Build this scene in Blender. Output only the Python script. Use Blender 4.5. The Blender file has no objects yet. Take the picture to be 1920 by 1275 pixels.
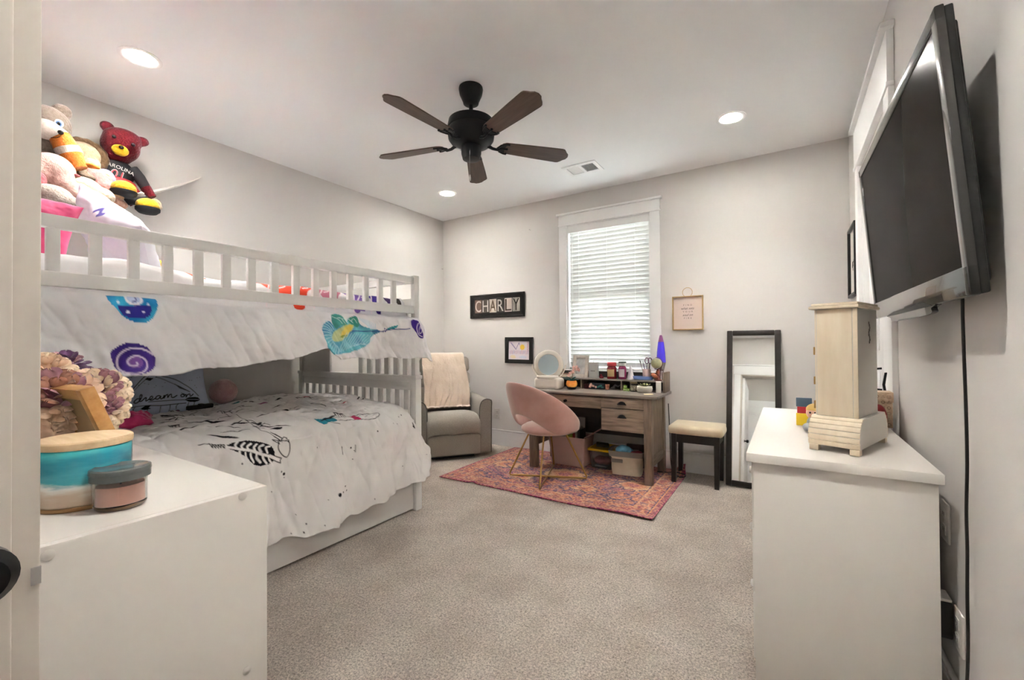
import bpy, bmesh, math, random
import numpy as np
from mathutils import Matrix, Vector, Euler
PI = math.pi
rnd = random.Random(7)
scene = bpy.context.scene
C = scene.collection

# ------------------------------------------------------------------ camera
FPX, CX, CY, EYE = 813.8, 960.0, 637.5, 1.17
_y, _p, _r = math.radians(32.441), math.radians(.547), math.radians(-.416)
_F = np.array([-math.sin(_y)*math.cos(_p), math.cos(_y)*math.cos(_p), math.sin(_p)])
_R = np.array([math.cos(_y), math.sin(_y), 0.])
_U = np.cross(_R, _F)
_R, _U = math.cos(_r)*_R+math.sin(_r)*_U, -math.sin(_r)*_R+math.cos(_r)*_U
cd = bpy.data.cameras.new('camera'); cam = bpy.data.objects.new('camera', cd); C.objects.link(cam)
cd.sensor_fit = 'HORIZONTAL'; cd.sensor_width = 36.; cd.lens = FPX/1920*36.; cd.clip_start = .02; cd.clip_end = 100
cam.matrix_world = Matrix(((_R[0], _U[0], -_F[0], 0), (_R[1], _U[1], -_F[1], 0), (_R[2], _U[2], -_F[2], EYE), (0, 0, 0, 1)))
scene.camera = cam
scene.cycles.max_bounces = 14; scene.cycles.diffuse_bounces = 9

# ------------------------------------------------------------------ light
LAMP_RADIANCE = 26.
SPOT_W = 43.
SKY_STRENGTH = 8.
w = bpy.data.worlds.new('sky'); scene.world = w; w.use_nodes = True
bg = w.node_tree.nodes['Background']; bg.inputs[0].default_value = (.84, .92, 1., 1); bg.inputs[1].default_value = SKY_STRENGTH
sd = bpy.data.lights.new('sun', 'SUN'); sd.energy = 80.; sd.angle = .01; sd.color = (1., .97, .93)
so = bpy.data.objects.new('sun', sd); C.objects.link(so); so.rotation_euler = (math.radians(42), 0, math.radians(-25))     # high sun from behind the house, on the yard outside
scene.view_settings.view_transform = 'Standard'; scene.view_settings.look = 'None'
scene.view_settings.gamma = 1; scene.view_settings.use_curve_mapping = False
scene.view_settings.exposure = 1.34

# ------------------------------------------------------------------ helpers
def ray(px, py): return _F+_R*(px-CX)/FPX-_U*(py-CY)/FPX
def at(px, py, ax, v):
    d = ray(px, py); i = 'xyz'.index(ax); o = np.array([0, 0, EYE]); return o+d*((v-o[i])/d[i])
def lin(c):
    if isinstance(c, str):
        c = c.lstrip('#'); c = [int(c[i:i+2], 16)/255 for i in (0, 2, 4)]
    return tuple(x/12.92 if x <= .04045 else ((x+.055)/1.055)**2.4 for x in c[:3])
W = {}
def wm(o): return W[o.name]
def thing(name, label, cat, loc=(0, 0, 0), rotz=0, group=None, kind=None, rot=None):
    o = bpy.data.objects.new(name, None); C.objects.link(o); o.empty_display_size = .1
    e = Euler(rot) if rot is not None else Euler((0, 0, rotz))
    o.location = loc; o.rotation_euler = e
    W[o.name] = Matrix.Translation(loc) @ e.to_matrix().to_4x4()
    tag(o, label, cat, group, kind); return o
def tag(o, label=None, cat=None, group=None, kind=None):
    if label: o['label'] = label
    if cat: o['category'] = cat
    if group: o['group'] = group
    if kind: o['kind'] = kind
    return o
def rotm(rot):
    if rot is None: return Matrix.Identity(3)
    if isinstance(rot, Matrix): return rot.to_3x3()
    return Euler(rot).to_matrix()
class MB:
    """collects shapes, builds one mesh object.  world=True: coordinates are world ones"""
    def __init__(s, world=False): s.v = []; s.f = []; s.world = world
    def add(s, vs, fs):
        n = len(s.v); s.v += [tuple(v) for v in vs]; s.f += [tuple(i+n for i in f) for f in fs]; return s
    def addbm(s, bm):
        bm.verts.index_update()
        s.add([v.co.copy() for v in bm.verts], [[v.index for v in f.verts] for f in bm.faces]); bm.free(); return s
    def box(s, c, size, rot=None, bevel=0, seg=2):
        bm = bmesh.new(); bmesh.ops.create_cube(bm, size=1)
        for v in bm.verts: v.co = Vector((v.co.x*size[0], v.co.y*size[1], v.co.z*size[2]))
        if bevel: bmesh.ops.bevel(bm, geom=bm.edges[:], offset=min(bevel, min(size)*.49), segments=seg, profile=.5, affect='EDGES')
        m = rotm(rot)
        for v in bm.verts: v.co = m @ v.co+Vector(c)
        return s.addbm(bm)
    def bx(s, x0, x1, y0, y1, z0, z1, bevel=0, seg=2):
        return s.box(((x0+x1)/2, (y0+y1)/2, (z0+z1)/2), (abs(x1-x0), abs(y1-y0), abs(z1-z0)), None, bevel, seg)
    def lathe(s, prof, c=(0, 0, 0), n=24, rot=None, sx=1, sy=1):
        m = rotm(rot); vs = []; fs = []; k = len(prof)
        for r, z in prof:
            for i in range(n):
                a = 2*PI*i/n; vs.append(m @ Vector((max(r, 1e-5)*math.cos(a)*sx, max(r, 1e-5)*math.sin(a)*sy, z))+Vector(c))
        for j in range(k-1):
            for i in range(n):
                a, b = j*n+i, j*n+(i+1) % n; fs.append((a, b, b+n, a+n))
        if prof[0][0] > 1e-4: fs.append(tuple(range(n))[::-1])
        if prof[-1][0] > 1e-4: fs.append(tuple((k-1)*n+i for i in range(n)))
        return s.add(vs, fs)
    def cyl(s, p0, p1, r0, r1=None, n=16): return s.tube([p0, p1], [r0, r0 if r1 is None else r1], n)
    def tube(s, pts, r, n=8, closed=False, cap=True):
        P = [Vector(p) for p in pts]; k = len(P); rs = r if isinstance(r, (list, tuple)) else [r]*k
        vs = []; up = None
        for i in range(k):
            if closed: t = P[(i+1) % k]-P[i-1]
            else: t = P[min(i+1, k-1)]-P[max(i-1, 0)]
            t.normalize()
            if up is None: up = Vector((0, 0, 1)) if abs(t.z) < .9 else Vector((1, 0, 0))
            u = up-t*up.dot(t)
            if u.length < 1e-5: u = t.orthogonal()
            u.normalize(); up = u; q = t.cross(u)
            for j in range(n):
                a = 2*PI*j/n; vs.append(P[i]+(u*math.cos(a)+q*math.sin(a))*rs[i])
        fs = []
        for i in range(k if closed else k-1):
            for j in range(n):
                a, b = i*n+j, i*n+(j+1) % n; c2 = ((i+1) % k)*n
                fs.append((a, b, c2+(j+1) % n, c2+j))
        if not closed and cap: fs += [tuple(range(n))[::-1], tuple((k-1)*n+j for j in range(n))]
        return s.add(vs, fs)
    def ball(s, c, r, rot=None, n=20, k=12, sq=1.):
        if not isinstance(r, (list, tuple)): r = (r, r, r)
        m = rotm(rot); vs = []; fs = []
        p = lambda x: math.copysign(abs(x)**sq, x)
        for i in range(k+1):
            t = PI*i/k
            for j in range(n):
                a = 2*PI*j/n
                vs.append(m @ Vector((r[0]*p(math.sin(t))*p(math.cos(a)), r[1]*p(math.sin(t))*p(math.sin(a)), r[2]*p(math.cos(t))))+Vector(c))
        for i in range(k):
            for j in range(n):
                a, b = i*n+j, i*n+(j+1) % n; fs.append((a, a+n, b+n, b))
        return s.add(vs, fs)
    def prism(s, poly, d, org=(0, 0, 0), ex=(1, 0, 0), ey=(0, 1, 0), ez=(0, 0, 1)):
        """poly in ex/ey plane, extruded d along ez"""
        o, ex, ey, ez = map(Vector, (org, ex, ey, ez)); n = len(poly)
        vs = [o+ex*a+ey*b for a, b in poly]+[o+ex*a+ey*b+ez*d for a, b in poly]
        fs = [tuple(range(n))[::-1], tuple(range(n, 2*n))]+[(i, (i+1) % n, n+(i+1) % n, n+i) for i in range(n)]
        return s.add(vs, fs)
    def sheet(s, P):
        """P: array (nu, nv, 3)"""
        nu, nv = P.shape[:2]
        idx = np.arange(nu*nv).reshape(nu, nv)
        q = np.stack([idx[:-1, :-1], idx[1:, :-1], idx[1:, 1:], idx[:-1, 1:]], -1).reshape(-1, 4)
        return s.add(P.reshape(-1, 3).tolist(), q.tolist())
    def build(s, name, mat, parent=None, angle=35, label=None, cat=None, group=None, kind=None, col=None, fix=False):
        me = bpy.data.meshes.new(name)
        vs = s.v
        if parent is not None and s.world:
            inv = wm(parent).inverted(); vs = [inv @ Vector(v) for v in vs]
        me.from_pydata(vs, [], s.f); me.update()
        if fix:
            bm = bmesh.new(); bm.from_mesh(me); bmesh.ops.recalc_face_normals(bm, faces=bm.faces[:]); bm.to_mesh(me); bm.free()
        if angle:
            me.shade_smooth()
            if angle < 179: me.set_sharp_from_angle(angle=math.radians(angle))
        if mat: me.materials.append(mat)
        if col is not None:
            at_ = me.color_attributes.new('Col', 'FLOAT_COLOR', 'POINT')
            c4 = np.ones((len(vs), 4), np.float32); c4[:, :3] = col; at_.data.foreach_set('color', c4.ravel())
        o = bpy.data.objects.new(name, me); C.objects.link(o)
        if parent is not None: o.parent = parent; W[o.name] = wm(parent)
        else: W[o.name] = Matrix.Identity(4)
        tag(o, label, cat, group, kind); return o
def copypart(o, parent, mtx=None):
    c = o.copy(); C.objects.link(c); c.parent = parent; W[c.name] = wm(parent)
    if mtx is not None: c.matrix_basis = mtx
    return c

# ---- procedural materials
def mat(name, col, rough=.5, metal=0, var=None, bump=None, spec=.5, coat=0, trans=0, ior=1.45, sheen=0, emit=None, stretch=(1, 1, 1), alpha=1):
    m = bpy.data.materials.new(name); m.use_nodes = True; nt = m.node_tree; b = nt.nodes['Principled BSDF']
    I = b.inputs; base = (*lin(col), 1) if col != 'Col' else None
    I['Roughness'].default_value = rough; I['Metallic'].default_value = metal; I['Specular IOR Level'].default_value = spec
    I['Coat Weight'].default_value = coat; I['Transmission Weight'].default_value = trans; I['IOR'].default_value = ior
    I['Sheen Weight'].default_value = sheen; I['Sheen Roughness'].default_value = .4; I['Alpha'].default_value = alpha
    if emit: I['Emission Color'].default_value = (*emit[0], 1); I['Emission Strength'].default_value = emit[1]
    tc = None
    def coords():
        nonlocal tc
        if tc is None:
            t = nt.nodes.new('ShaderNodeTexCoord'); mp = nt.nodes.new('ShaderNodeMapping'); mp.inputs['Scale'].default_value = stretch
            nt.links.new(t.outputs['Object'], mp.inputs[0]); tc = mp
        return tc.outputs[0]
    if col == 'Col':
        a = nt.nodes.new('ShaderNodeAttribute'); a.attribute_name = 'Col'; src = a.outputs['Color']
        nt.links.new(src, I['Base Color'])
    elif var:       # (second colour, scale, detail, contrast)
        n = nt.nodes.new('ShaderNodeTexNoise'); n.inputs['Scale'].default_value = var[1]; n.inputs['Detail'].default_value = var[2]
        nt.links.new(coords(), n.inputs['Vector'])
        r = nt.nodes.new('ShaderNodeValToRGB'); c = var[3] if len(var) > 3 else .2
        r.color_ramp.elements[0].position = .5-c; r.color_ramp.elements[1].position = .5+c
        r.color_ramp.elements[0].color = base; r.color_ramp.elements[1].color = (*lin(var[0]), 1)
        nt.links.new(n.outputs['Fac'], r.inputs[0]); nt.links.new(r.outputs[0], I['Base Color'])
    else: I['Base Color'].default_value = base
    if bump:        # (scale, strength, distance[, detail])
        n = nt.nodes.new('ShaderNodeTexNoise'); n.inputs['Scale'].default_value = bump[0]; n.inputs['Detail'].default_value = bump[3] if len(bump) > 3 else 3
        nt.links.new(coords(), n.inputs['Vector'])
        q = nt.nodes.new('ShaderNodeBump'); q.inputs['Strength'].default_value = bump[1]; q.inputs['Distance'].default_value = bump[2]
        nt.links.new(n.outputs['Fac'], q.inputs['Height']); nt.links.new(q.outputs[0], I['Normal'])
    return m
M = {}
M['wall'] = mat('wall_paint', '#d1cecb', .85, bump=(260, .06, .002))
M['ceil'] = mat('ceiling_paint', '#eff0f1', .9, bump=(200, .05, .002))
M['trim'] = mat('trim_paint', '#ececec', .4)
M['white'] = mat('white_lacquer', '#d5d1cb', .38)
M['bedwhite'] = mat('bed_paint', '#e4e3e1', .35)
M['hall'] = mat('hall_paint', '#c9c5c0', .85)
M['black'] = mat('black_satin', '#141210', .4)
M['blackwood'] = mat('black_wood', '#1b1613', .35, var=('#26201b', 30, 4))
M['blackmetal'] = mat('oil_bronze', '#141414', .35, metal=.5)
M['glass'] = mat('clear_glass', '#ffffff', .02, trans=1, ior=1.45)
M['mirror'] = mat('mirror_silver', '#f4f6f6', .01, metal=1)
M['chrome'] = mat('chrome', '#d8d8d8', .12, metal=1)
M['gold'] = mat('brushed_brass', '#b08d57', .28, metal=1)
M['lamp'] = mat('lamp_lens', '#ffffff', .5, emit=((1., .95, .88), LAMP_RADIANCE))
M['outlet'] = mat('outlet_plastic', '#dad7d2', .35)
def cloth(name, col, col2=None, s=300, bstr=.25, sheen=.3, rough=.95): return mat(name, col, rough, var=(col2, 6, 5) if col2 else None, bump=(s, bstr, .003), spec=.2, sheen=sheen)

# ---- numpy noise for cloth and prints
def vnoise(x, y, seed=0):
    xi = np.floor(x).astype(np.int64); yi = np.floor(y).astype(np.int64); xf = x-xi; yf = y-yi
    def h(a, b):
        n = (a*374761393+b*668265263+seed*1442695041) & 0xffffffff
        n = ((n ^ (n >> 13))*1274126177) & 0xffffffff
        return ((n ^ (n >> 16)) & 0xffff)/65535.
    u = xf*xf*xf*(xf*(xf*6-15)+10); v = yf*yf*yf*(yf*(yf*6-15)+10)
    return (h(xi, yi)*(1-u)+h(xi+1, yi)*u)*(1-v)+(h(xi, yi+1)*(1-u)+h(xi+1, yi+1)*u)*v-.5
def fbm(x, y, o=4, seed=0):
    r = 0; a = 1
    for i in range(o): r = r+a*vnoise(x*2**i, y*2**i, seed+i); a *= .5
    return r
def sstep(a, b, x):
    t = np.clip((x-a)/(b-a), 0, 1); return t*t*(3-2*t)
class Canvas:
    """prints flat colours on cloth/paper vertices with plane coordinates u,v (metres)"""
    def __init__(s, u, v, base, soft=.004):
        s.u = u.ravel(); s.v = v.ravel(); s.c = np.tile(np.array(lin(base)), (s.u.size, 1)); s.soft = soft
    def put(s, idx, a, col):
        col = np.array(lin(col)) if isinstance(col, (str, tuple)) else col
        s.c[idx] = s.c[idx]*(1-a[:, None])+col*a[:, None]
    def near(s, pts, m):
        p = np.array(pts); return np.nonzero((s.u > p[:, 0].min()-m) & (s.u < p[:, 0].max()+m) & (s.v > p[:, 1].min()-m) & (s.v < p[:, 1].max()+m))[0]
    def stroke(s, pts, wd, col, taper=False):
        pts = np.array(pts, float); i = s.near(pts, wd+s.soft)
        if not i.size: return
        x, y = s.u[i], s.v[i]; d = np.full(i.size, 9.); n = len(pts)-1
        for k in range(n):
            a, b = pts[k], pts[k+1]; e = b-a; L = max(e@e, 1e-12)
            t = np.clip(((x-a[0])*e[0]+(y-a[1])*e[1])/L, 0, 1)
            dd = np.hypot(x-a[0]-t*e[0], y-a[1]-t*e[1])
            if taper: dd = dd+wd/2*np.abs(((k+t)/n)*2-1)**2*.9
            d = np.minimum(d, dd)
        s.put(i, 1-sstep(-s.soft/2, s.soft/2, d-wd/2), col)
    def fill(s, poly, col, a=1., colfn=None):
        poly = np.array(poly, float); i = s.near(poly, 0)
        if not i.size: return
        x, y = s.u[i], s.v[i]; ins = np.zeros(i.size, bool); n = len(poly)
        for k in range(n):
            x0, y0 = poly[k]; x1, y1 = poly[(k+1) % n]
            c = (y0 > y) != (y1 > y)
            if y0 != y1: ins ^= c & (x < (x1-x0)*(y-y0)/(y1-y0)+x0)
        i = i[ins]
        if colfn is None: s.put(i, np.full(i.size, a), col)
        else: s.c[i] = s.c[i]*(1-a)+colfn(s.u[i], s.v[i])*a
    def dot(s, p, r, col): s.stroke([p, p], 2*r, col)
def smoothpts(pts, n=8, closed=False):
    P = np.array(pts, float); k = len(P); out = []
    for i in range(k if closed else k-1):
        if closed: a, b, c, d = P[i-1], P[i], P[(i+1) % k], P[(i+2) % k]
        else: a, b, c, d = P[max(i-1, 0)], P[i], P[i+1], P[min(i+2, k-1)]
        for j in range(n):
            t = j/n; out.append(.5*((2*b)+(c-a)*t+(2*a-5*b+4*c-d)*t*t+(-a+3*b-3*c+d)*t**3))
    if not closed: out.append(P[-1])
    return np.array(out)
def textmesh(txt, size, extrude=.0008, align='CENTER', shear=0, space=1.):
    cu = bpy.data.curves.new('lettering', 'FONT'); cu.body = txt; cu.size = size; cu.extrude = extrude; cu.align_x = align; cu.align_y = 'CENTER'
    cu.shear = shear; cu.space_character = space; cu.resolution_u = 3
    o = bpy.data.objects.new('lettering', cu); C.objects.link(o)
    dg = bpy.context.evaluated_depsgraph_get(); me = bpy.data.meshes.new_from_object(o.evaluated_get(dg))
    vs = [v.co.copy() for v in me.vertices]; fs = [tuple(p.vertices) for p in me.polygons]
    bpy.data.objects.remove(o); bpy.data.curves.remove(cu); bpy.data.meshes.remove(me)
    return vs, fs

# ================================================================== the room
XL, XR, YB, YF, H = -3.69, .41, 4.185, .10, 2.74
def struct(name, mb, m, label, parent=None, angle=35):
    return mb.build(name, m, parent, angle, label=label if parent is None else None, cat=label and None, kind='structure' if parent is None else None)
# carpet
cm = bpy.data.materials.new('carpet'); cm.use_nodes = True; nt = cm.node_tree; b = nt.nodes['Principled BSDF']
b.inputs['Roughness'].default_value = 1; b.inputs['Specular IOR Level'].default_value = .1; b.inputs['Sheen Weight'].default_value = .25
tcn = nt.nodes.new('ShaderNodeTexCoord')
def _noise(scale, det, rough=.6):
    n = nt.nodes.new('ShaderNodeTexNoise'); n.inputs['Scale'].default_value = scale; n.inputs['Detail'].default_value = det; n.inputs['Roughness'].default_value = rough
    nt.links.new(tcn.outputs['Object'], n.inputs['Vector']); return n
def _ramp(n, a, ca, b2, cb):
    r = nt.nodes.new('ShaderNodeValToRGB'); e = r.color_ramp.elements; e[0].position = a; e[1].position = b2; e[0].color = (*lin(ca), 1); e[1].color = (*lin(cb), 1)
    nt.links.new(n.outputs['Fac'], r.inputs[0]); return r
n1 = _noise(125, 6, .85); n1.inputs['Distortion'].default_value = .6; n2 = _noise(3.2, 4); n3 = _noise(260, 3, .7)
r1 = _ramp(n1, .40, '#8c7f72', .59, '#fdf1e3'); r2 = _ramp(n2, .36, '#e2deda', .66, '#ffffff')
mx = nt.nodes.new('ShaderNodeMix'); mx.data_type = 'RGBA'; mx.blend_type = 'MULTIPLY'; mx.inputs['Factor'].default_value = 1
nt.links.new(r1.outputs[0], mx.inputs['A']); nt.links.new(r2.outputs[0], mx.inputs['B']); nt.links.new(mx.outputs['Result'], b.inputs['Base Color'])
ad = nt.nodes.new('ShaderNodeMath'); ad.operation = 'ADD'; nt.links.new(n1.outputs['Fac'], ad.inputs[0]); nt.links.new(n3.outputs['Fac'], ad.inputs[1])
bp = nt.nodes.new('ShaderNodeBump'); bp.inputs['Strength'].default_value = .9; bp.inputs['Distance'].default_value = .012
nt.links.new(ad.outputs[0], bp.inputs['Height']); nt.links.new(bp.outputs[0], b.inputs['Normal'])
M['carpet'] = cm
struct('floor', MB().bx(XL-.1, XR+.1, -2.2, YB+.1, -.1, 0), M['carpet'], 'beige flecked cut pile carpet covering the floor')
struct('ceiling', MB().bx(XL-.1, XR+.1, -2.2, YB+.1, H, H+.1), M['ceil'], 'flat white painted ceiling')
struct('wall_left', MB().bx(XL-.1, XL, -.02, YB+.1, 0, H), M['wall'], 'pale grey painted wall behind the bunk bed')
struct('wall_right', MB().bx(XR, XR+.1, -2.2, 2.645, 0, H).bx(XR, XR+.1, 3.555, YB+.1, 0, H).bx(XR, XR+.1, 2.645, 3.555, 2.30, H).bx(XR+.1, XR+.14, 2.6, 3.6, 0, 2.35), M['wall'], 'pale grey painted wall behind the television')
WX0, WX1, WZ0, WZ1 = -1.964, -1.094, .90, 2.42
struct('wall_back', MB().bx(XL, WX0, YB, YB+.14, 0, H).bx(WX1, XR+.1, YB, YB+.14, 0, H).bx(WX0, WX1, YB, YB+.14, 0, WZ0).bx(WX0, WX1, YB, YB+.14, WZ1, H), M['wall'], 'pale grey painted wall with the window')
DX0, DX1, DZ = -.66, .18, 2.06
struct('wall_front', MB().bx(XL, DX0-.015, -.02, YF, 0, H).bx(DX1+.015, XR, -.02, YF, 0, H).bx(DX0-.015, DX1+.015, -.02, YF, DZ+.015, H), M['wall'], 'pale grey painted wall with the doorway')
# small hall outside the doorway, seen in the leaning mirror
struct('wall_hall', MB().bx(-1.5, -1.4, -2.2, -.02, 0, H).bx(-1.5, XR, -2.2, -2.1, 0, H), M['hall'], 'grey hall walls beyond the doorway')
hd = thing('door_3', 'white panelled door across the hall', None, (-.5, -2.1, 0), kind='structure')
MB(True).bx(-.9, -.1, -2.1, -2.06, 0, 2.03, .003).build('door_leaf', M['trim'], hd)
MB(True).bx(-1.0, -.9, -2.1, -2.07, 0, 2.03).bx(-.1, 0, -2.1, -2.07, 0, 2.03).bx(-1.03, .03, -2.1, -2.065, 2.03, 2.17).build('casing', M['trim'], hd)
for z0, z1 in ((.2, .95), (1.1, 1.85)): MB(True).bx(-.75, -.25, -2.062, -2.05, z0, z1, .004).build('panel', M['trim'], hd)
# baseboards
def bboard(name, x0, x1, y0, y1, label):
    mb = MB(); dx = x1-x0 > y1-y0
    mb.bx(x0, x1, y0, y1, 0, .155)
    if dx:
        ya, yb = (y0+.004, y1) if y0 > 1 else (y0, y1-.004)
        mb.bx(x0, x1, ya, yb, .155, .17).bx(x0, x1, y0-.001 if y0 > 1 else y0, y1 if y0 > 1 else y1+.001, .17, .182, .003)
    else:
        xa, xb = (x0+.004, x1) if x0 > -1 else (x0, x1-.004)
        mb.bx(xa, xb, y0, y1, .155, .17).bx(x0-.001 if x0 > -1 else x0, x1 if x0 > -1 else x1+.001, y0, y1, .17, .182, .003)
    struct(name, mb, M['trim'], label)
bboard('baseboard_back', XL, XR, YB-.016, YB, 'white moulded baseboard along the window wall')
bboard('baseboard_left', XL, XL+.016, YF, YB-.016, 'white moulded baseboard behind the bunk bed')
bboard('baseboard_right', XR-.016, XR, YF, 2.545, 'white moulded baseboard behind the white dresser')
bboard('baseboard_front', XL+.016, DX0-.11, YF, YF+.016, 'white moulded baseboard beside the doorway')

# ---- window with blind
win = thing('window_1', 'tall window with white craftsman casing and sash', None, (-1.529, YB, WZ0), kind='structure')
MB(True).bx(WX0-.083, WX0, YB-.02, YB, WZ0-.1, WZ1, .002).build('side_casing', M['trim'], win)
MB(True).bx(WX1, WX1+.092, YB-.02, YB, WZ0-.1, WZ1, .002).build('side_casing', M['trim'], win)
MB(True).bx(WX0-.085, WX1+.094, YB-.024, YB, WZ1, 2.525, .002).build('header_casing', M['trim'], win)
MB(True).bx(WX0-.105, WX1+.112, YB-.045, YB, 2.525, 2.545, .003).build('header_cap', M['trim'], win)
MB(True).bx(WX0-.09, WX1+.1, YB-.03, YB, WZ1-.006, WZ1+.006, .002).build('header_bead', M['trim'], win)
MB(True).bx(WX0-.1, WX1+.11, YB-.05, YB+.05, WZ0-.02, WZ0, .004).build('window_stool', M['trim'], win)
MB(True).bx(WX0, WX0+.012, YB, YB+.14, WZ0, WZ1).bx(WX1-.012, WX1, YB, YB+.14, WZ0, WZ1).bx(WX0, WX1, YB, YB+.14, WZ1-.012, WZ1).build('jamb', M['trim'], win)
ys = YB+.10
for z0, z1 in ((WZ0, 1.67), (1.63, WZ1)):
    sash = MB(True).bx(WX0+.012, WX0+.062, ys-.02, ys+.02, z0, z1).bx(WX1-.062, WX1-.012, ys-.02, ys+.02, z0, z1).bx(WX0+.06, WX1-.06, ys-.02, ys+.02, z0, z0+.05).bx(WX0+.06, WX1-.06, ys-.02, ys+.02, z1-.05, z1).bx(-1.54, -1.518, ys-.012, ys+.012, z0+.05, z1-.05).build('sash', M['trim'], win)
    MB(True).bx(WX0+.06, WX1-.06, ys-.003, ys+.003, z0+.05, z1-.05).build('pane', M['glass'], sash)
    ys += .042
blm = mat('blind_slat', '#e3e4e2', .5)
_b = blm.node_tree.nodes['Principled BSDF']; _t = blm.node_tree.nodes.new('ShaderNodeBsdfTranslucent'); _t.inputs[0].default_value = (.9, .92, .9, 1)
_mx = blm.node_tree.nodes.new('ShaderNodeMixShader'); _mx.inputs[0].default_value = .05
blm.node_tree.links.new(_b.outputs[0], _mx.inputs[1]); blm.node_tree.links.new(_t.outputs[0], _mx.inputs[2]); blm.node_tree.links.new(_mx.outputs[0], blm.node_tree.nodes['Material Output'].inputs[0])
bl = thing('window_blind', 'white horizontal slat blind closed over the window', 'blind', (-1.529, YB+.035, WZ0))
MB(True).bx(WX0+.014, WX1-.014, YB-.002, YB+.012, 2.335, WZ1-.014, .004).build('valance', M['trim'], bl)
MB(True).bx(WX0+.016, WX1-.016, YB+.014, YB+.065, 2.35, WZ1-.014).build('headrail', M['trim'], bl)
NS = 33; zt, zb = 2.325, .955
slat0 = None; L = WX1-WX0-.036
prof = [(-.0255+.051*i/8, .0028*math.cos(PI*(i/8-.5))) for i in range(9)]
for i in range(NS):
    z = zt-(zt-zb)*i/(NS-1)
    if slat0 is None:
        mb = MB()
        n = len(prof); vs = [(-L/2, a, b) for a, b in prof]+[(L/2, a, b) for a, b in prof]+[(-L/2, a, b+.0026) for a, b in prof]+[(L/2, a, b+.0026) for a, b in prof]
        fs = [(j, j+1, n+j+1, n+j) for j in range(n-1)]+[(2*n+j, 3*n+j, 3*n+j+1, 2*n+j+1) for j in range(n-1)]
        fs += [(0, n, 3*n, 2*n), (n-1, 3*n-1, 4*n-1, 2*n-1)]
        mb.add(vs, fs); slat0 = mb.build('slat', blm, bl, 60); o = slat0
    else: o = copypart(slat0, bl)
    o.location = ((WX0+WX1)/2+1.529, .003, z-WZ0); o.rotation_euler = (-math.radians((69 if z > 1.62 else 62)+rnd.uniform(-1.2, 1.2)), 0, rnd.uniform(-.002, .002))
MB(True).bx(WX0+.018, WX1-.018, YB+.012, YB+.064, .905, .925, .004).build('bottom_rail', M['trim'], bl)
for x in (WX0+.13, -1.529, WX1-.15): MB(True).cyl((x, YB+.008, 2.34), (x, YB+.008, .92), .0012, n=5).build('ladder_cord', M['trim'], bl)
for x, z in ((WX0+.06, 1.62), (WX0+.068, 1.53)):
    pc = MB(True).cyl((x, YB-.004, 2.33), (x, YB-.004, z), .001, n=5).build('pull_cord', M['trim'], bl)
    MB(True).lathe([(.003, .03), (.006, .005), (.004, 0)], (x, YB-.004, z-.03), 8).build('tassel', M['chrome'], pc)
# greenery and neighbouring wall outside (seen only through slat gaps)
M['leaf_out'] = mat('hedge_leaf', '#8f9683', .8, var=('#b5b8a8', 9, 5))
hg = MB()
for i in range(60): hg.ball((-1.5+rnd.uniform(-4, 4), 9+rnd.uniform(-.5, .5), rnd.uniform(-.3, 1.5)), (rnd.uniform(.3, .6),)*3, n=8, k=6)
hg.build('garden_hedge', M['leaf_out'], label='green hedge outside behind the window blind', cat='hedge', kind='stuff')
MB().bx(-20, 20, 4.6, 30, -.5, -.4).build('ground', mat('pale_bounce_ground', '#c6c9cc', .9), label='unseen yard outside the window, made pale to bounce light indoors', kind='structure')  # unseen ground, made pale so it bounces daylight up to the ceiling

# ---- closet door in the right wall
cl = thing('door_1', 'white closet door with craftsman casing in the television wall', None, (XR, 3.1, 0), kind='structure')
MB(True).bx(XR-.022, XR, 2.525, 2.645, 0, 2.31, .002).build('side_casing', M['trim'], cl)
MB(True).bx(XR-.022, XR, 3.555, 3.665, 0, 2.31, .002).build('side_casing', M['trim'], cl)
MB(True).bx(XR-.03, XR, 2.515, 3.675, 2.305, 2.325, .002).build('header_bead', M['trim'], cl)
MB(True).bx(XR-.026, XR, 2.522, 3.668, 2.325, 2.56, .002).build('header_casing', M['trim'], cl)
MB(True).bx(XR-.05, XR, 2.495, 3.695, 2.56, 2.585, .003).build('header_cap', M['trim'], cl)
MB(True).bx(XR+.0, XR+.1, 2.645, 2.66, 0, 2.30).bx(XR, XR+.1, 3.54, 3.555, 0, 2.30).bx(XR, XR+.1, 2.645, 3.555, 2.285, 2.30).build('jamb', M['trim'], cl)
for y0, y1 in ((2.662, 3.098), (3.102, 3.538)):
    d = MB(True).bx(XR+.03, XR+.062, y0, y1, .01, 2.28, .002).build('door_leaf', M['trim'], cl)
    for z0, z1 in ((.15, 1.0), (1.12, 2.16)): MB(True).bx(XR+.024, XR+.032, y0+.09, y1-.09, z0, z1, .003).build('panel', M['trim'], d)
    yk = 2.745 if y0 < 3 else 3.15
    MB(True).tube([(XR+.03, yk, .90), (XR-.012, yk, .905), (XR-.02, yk, .96), (XR-.012, yk, 1.015), (XR+.03, yk, 1.02)], .006, 8).build('pull_handle', M['blackmetal'], d)

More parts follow.
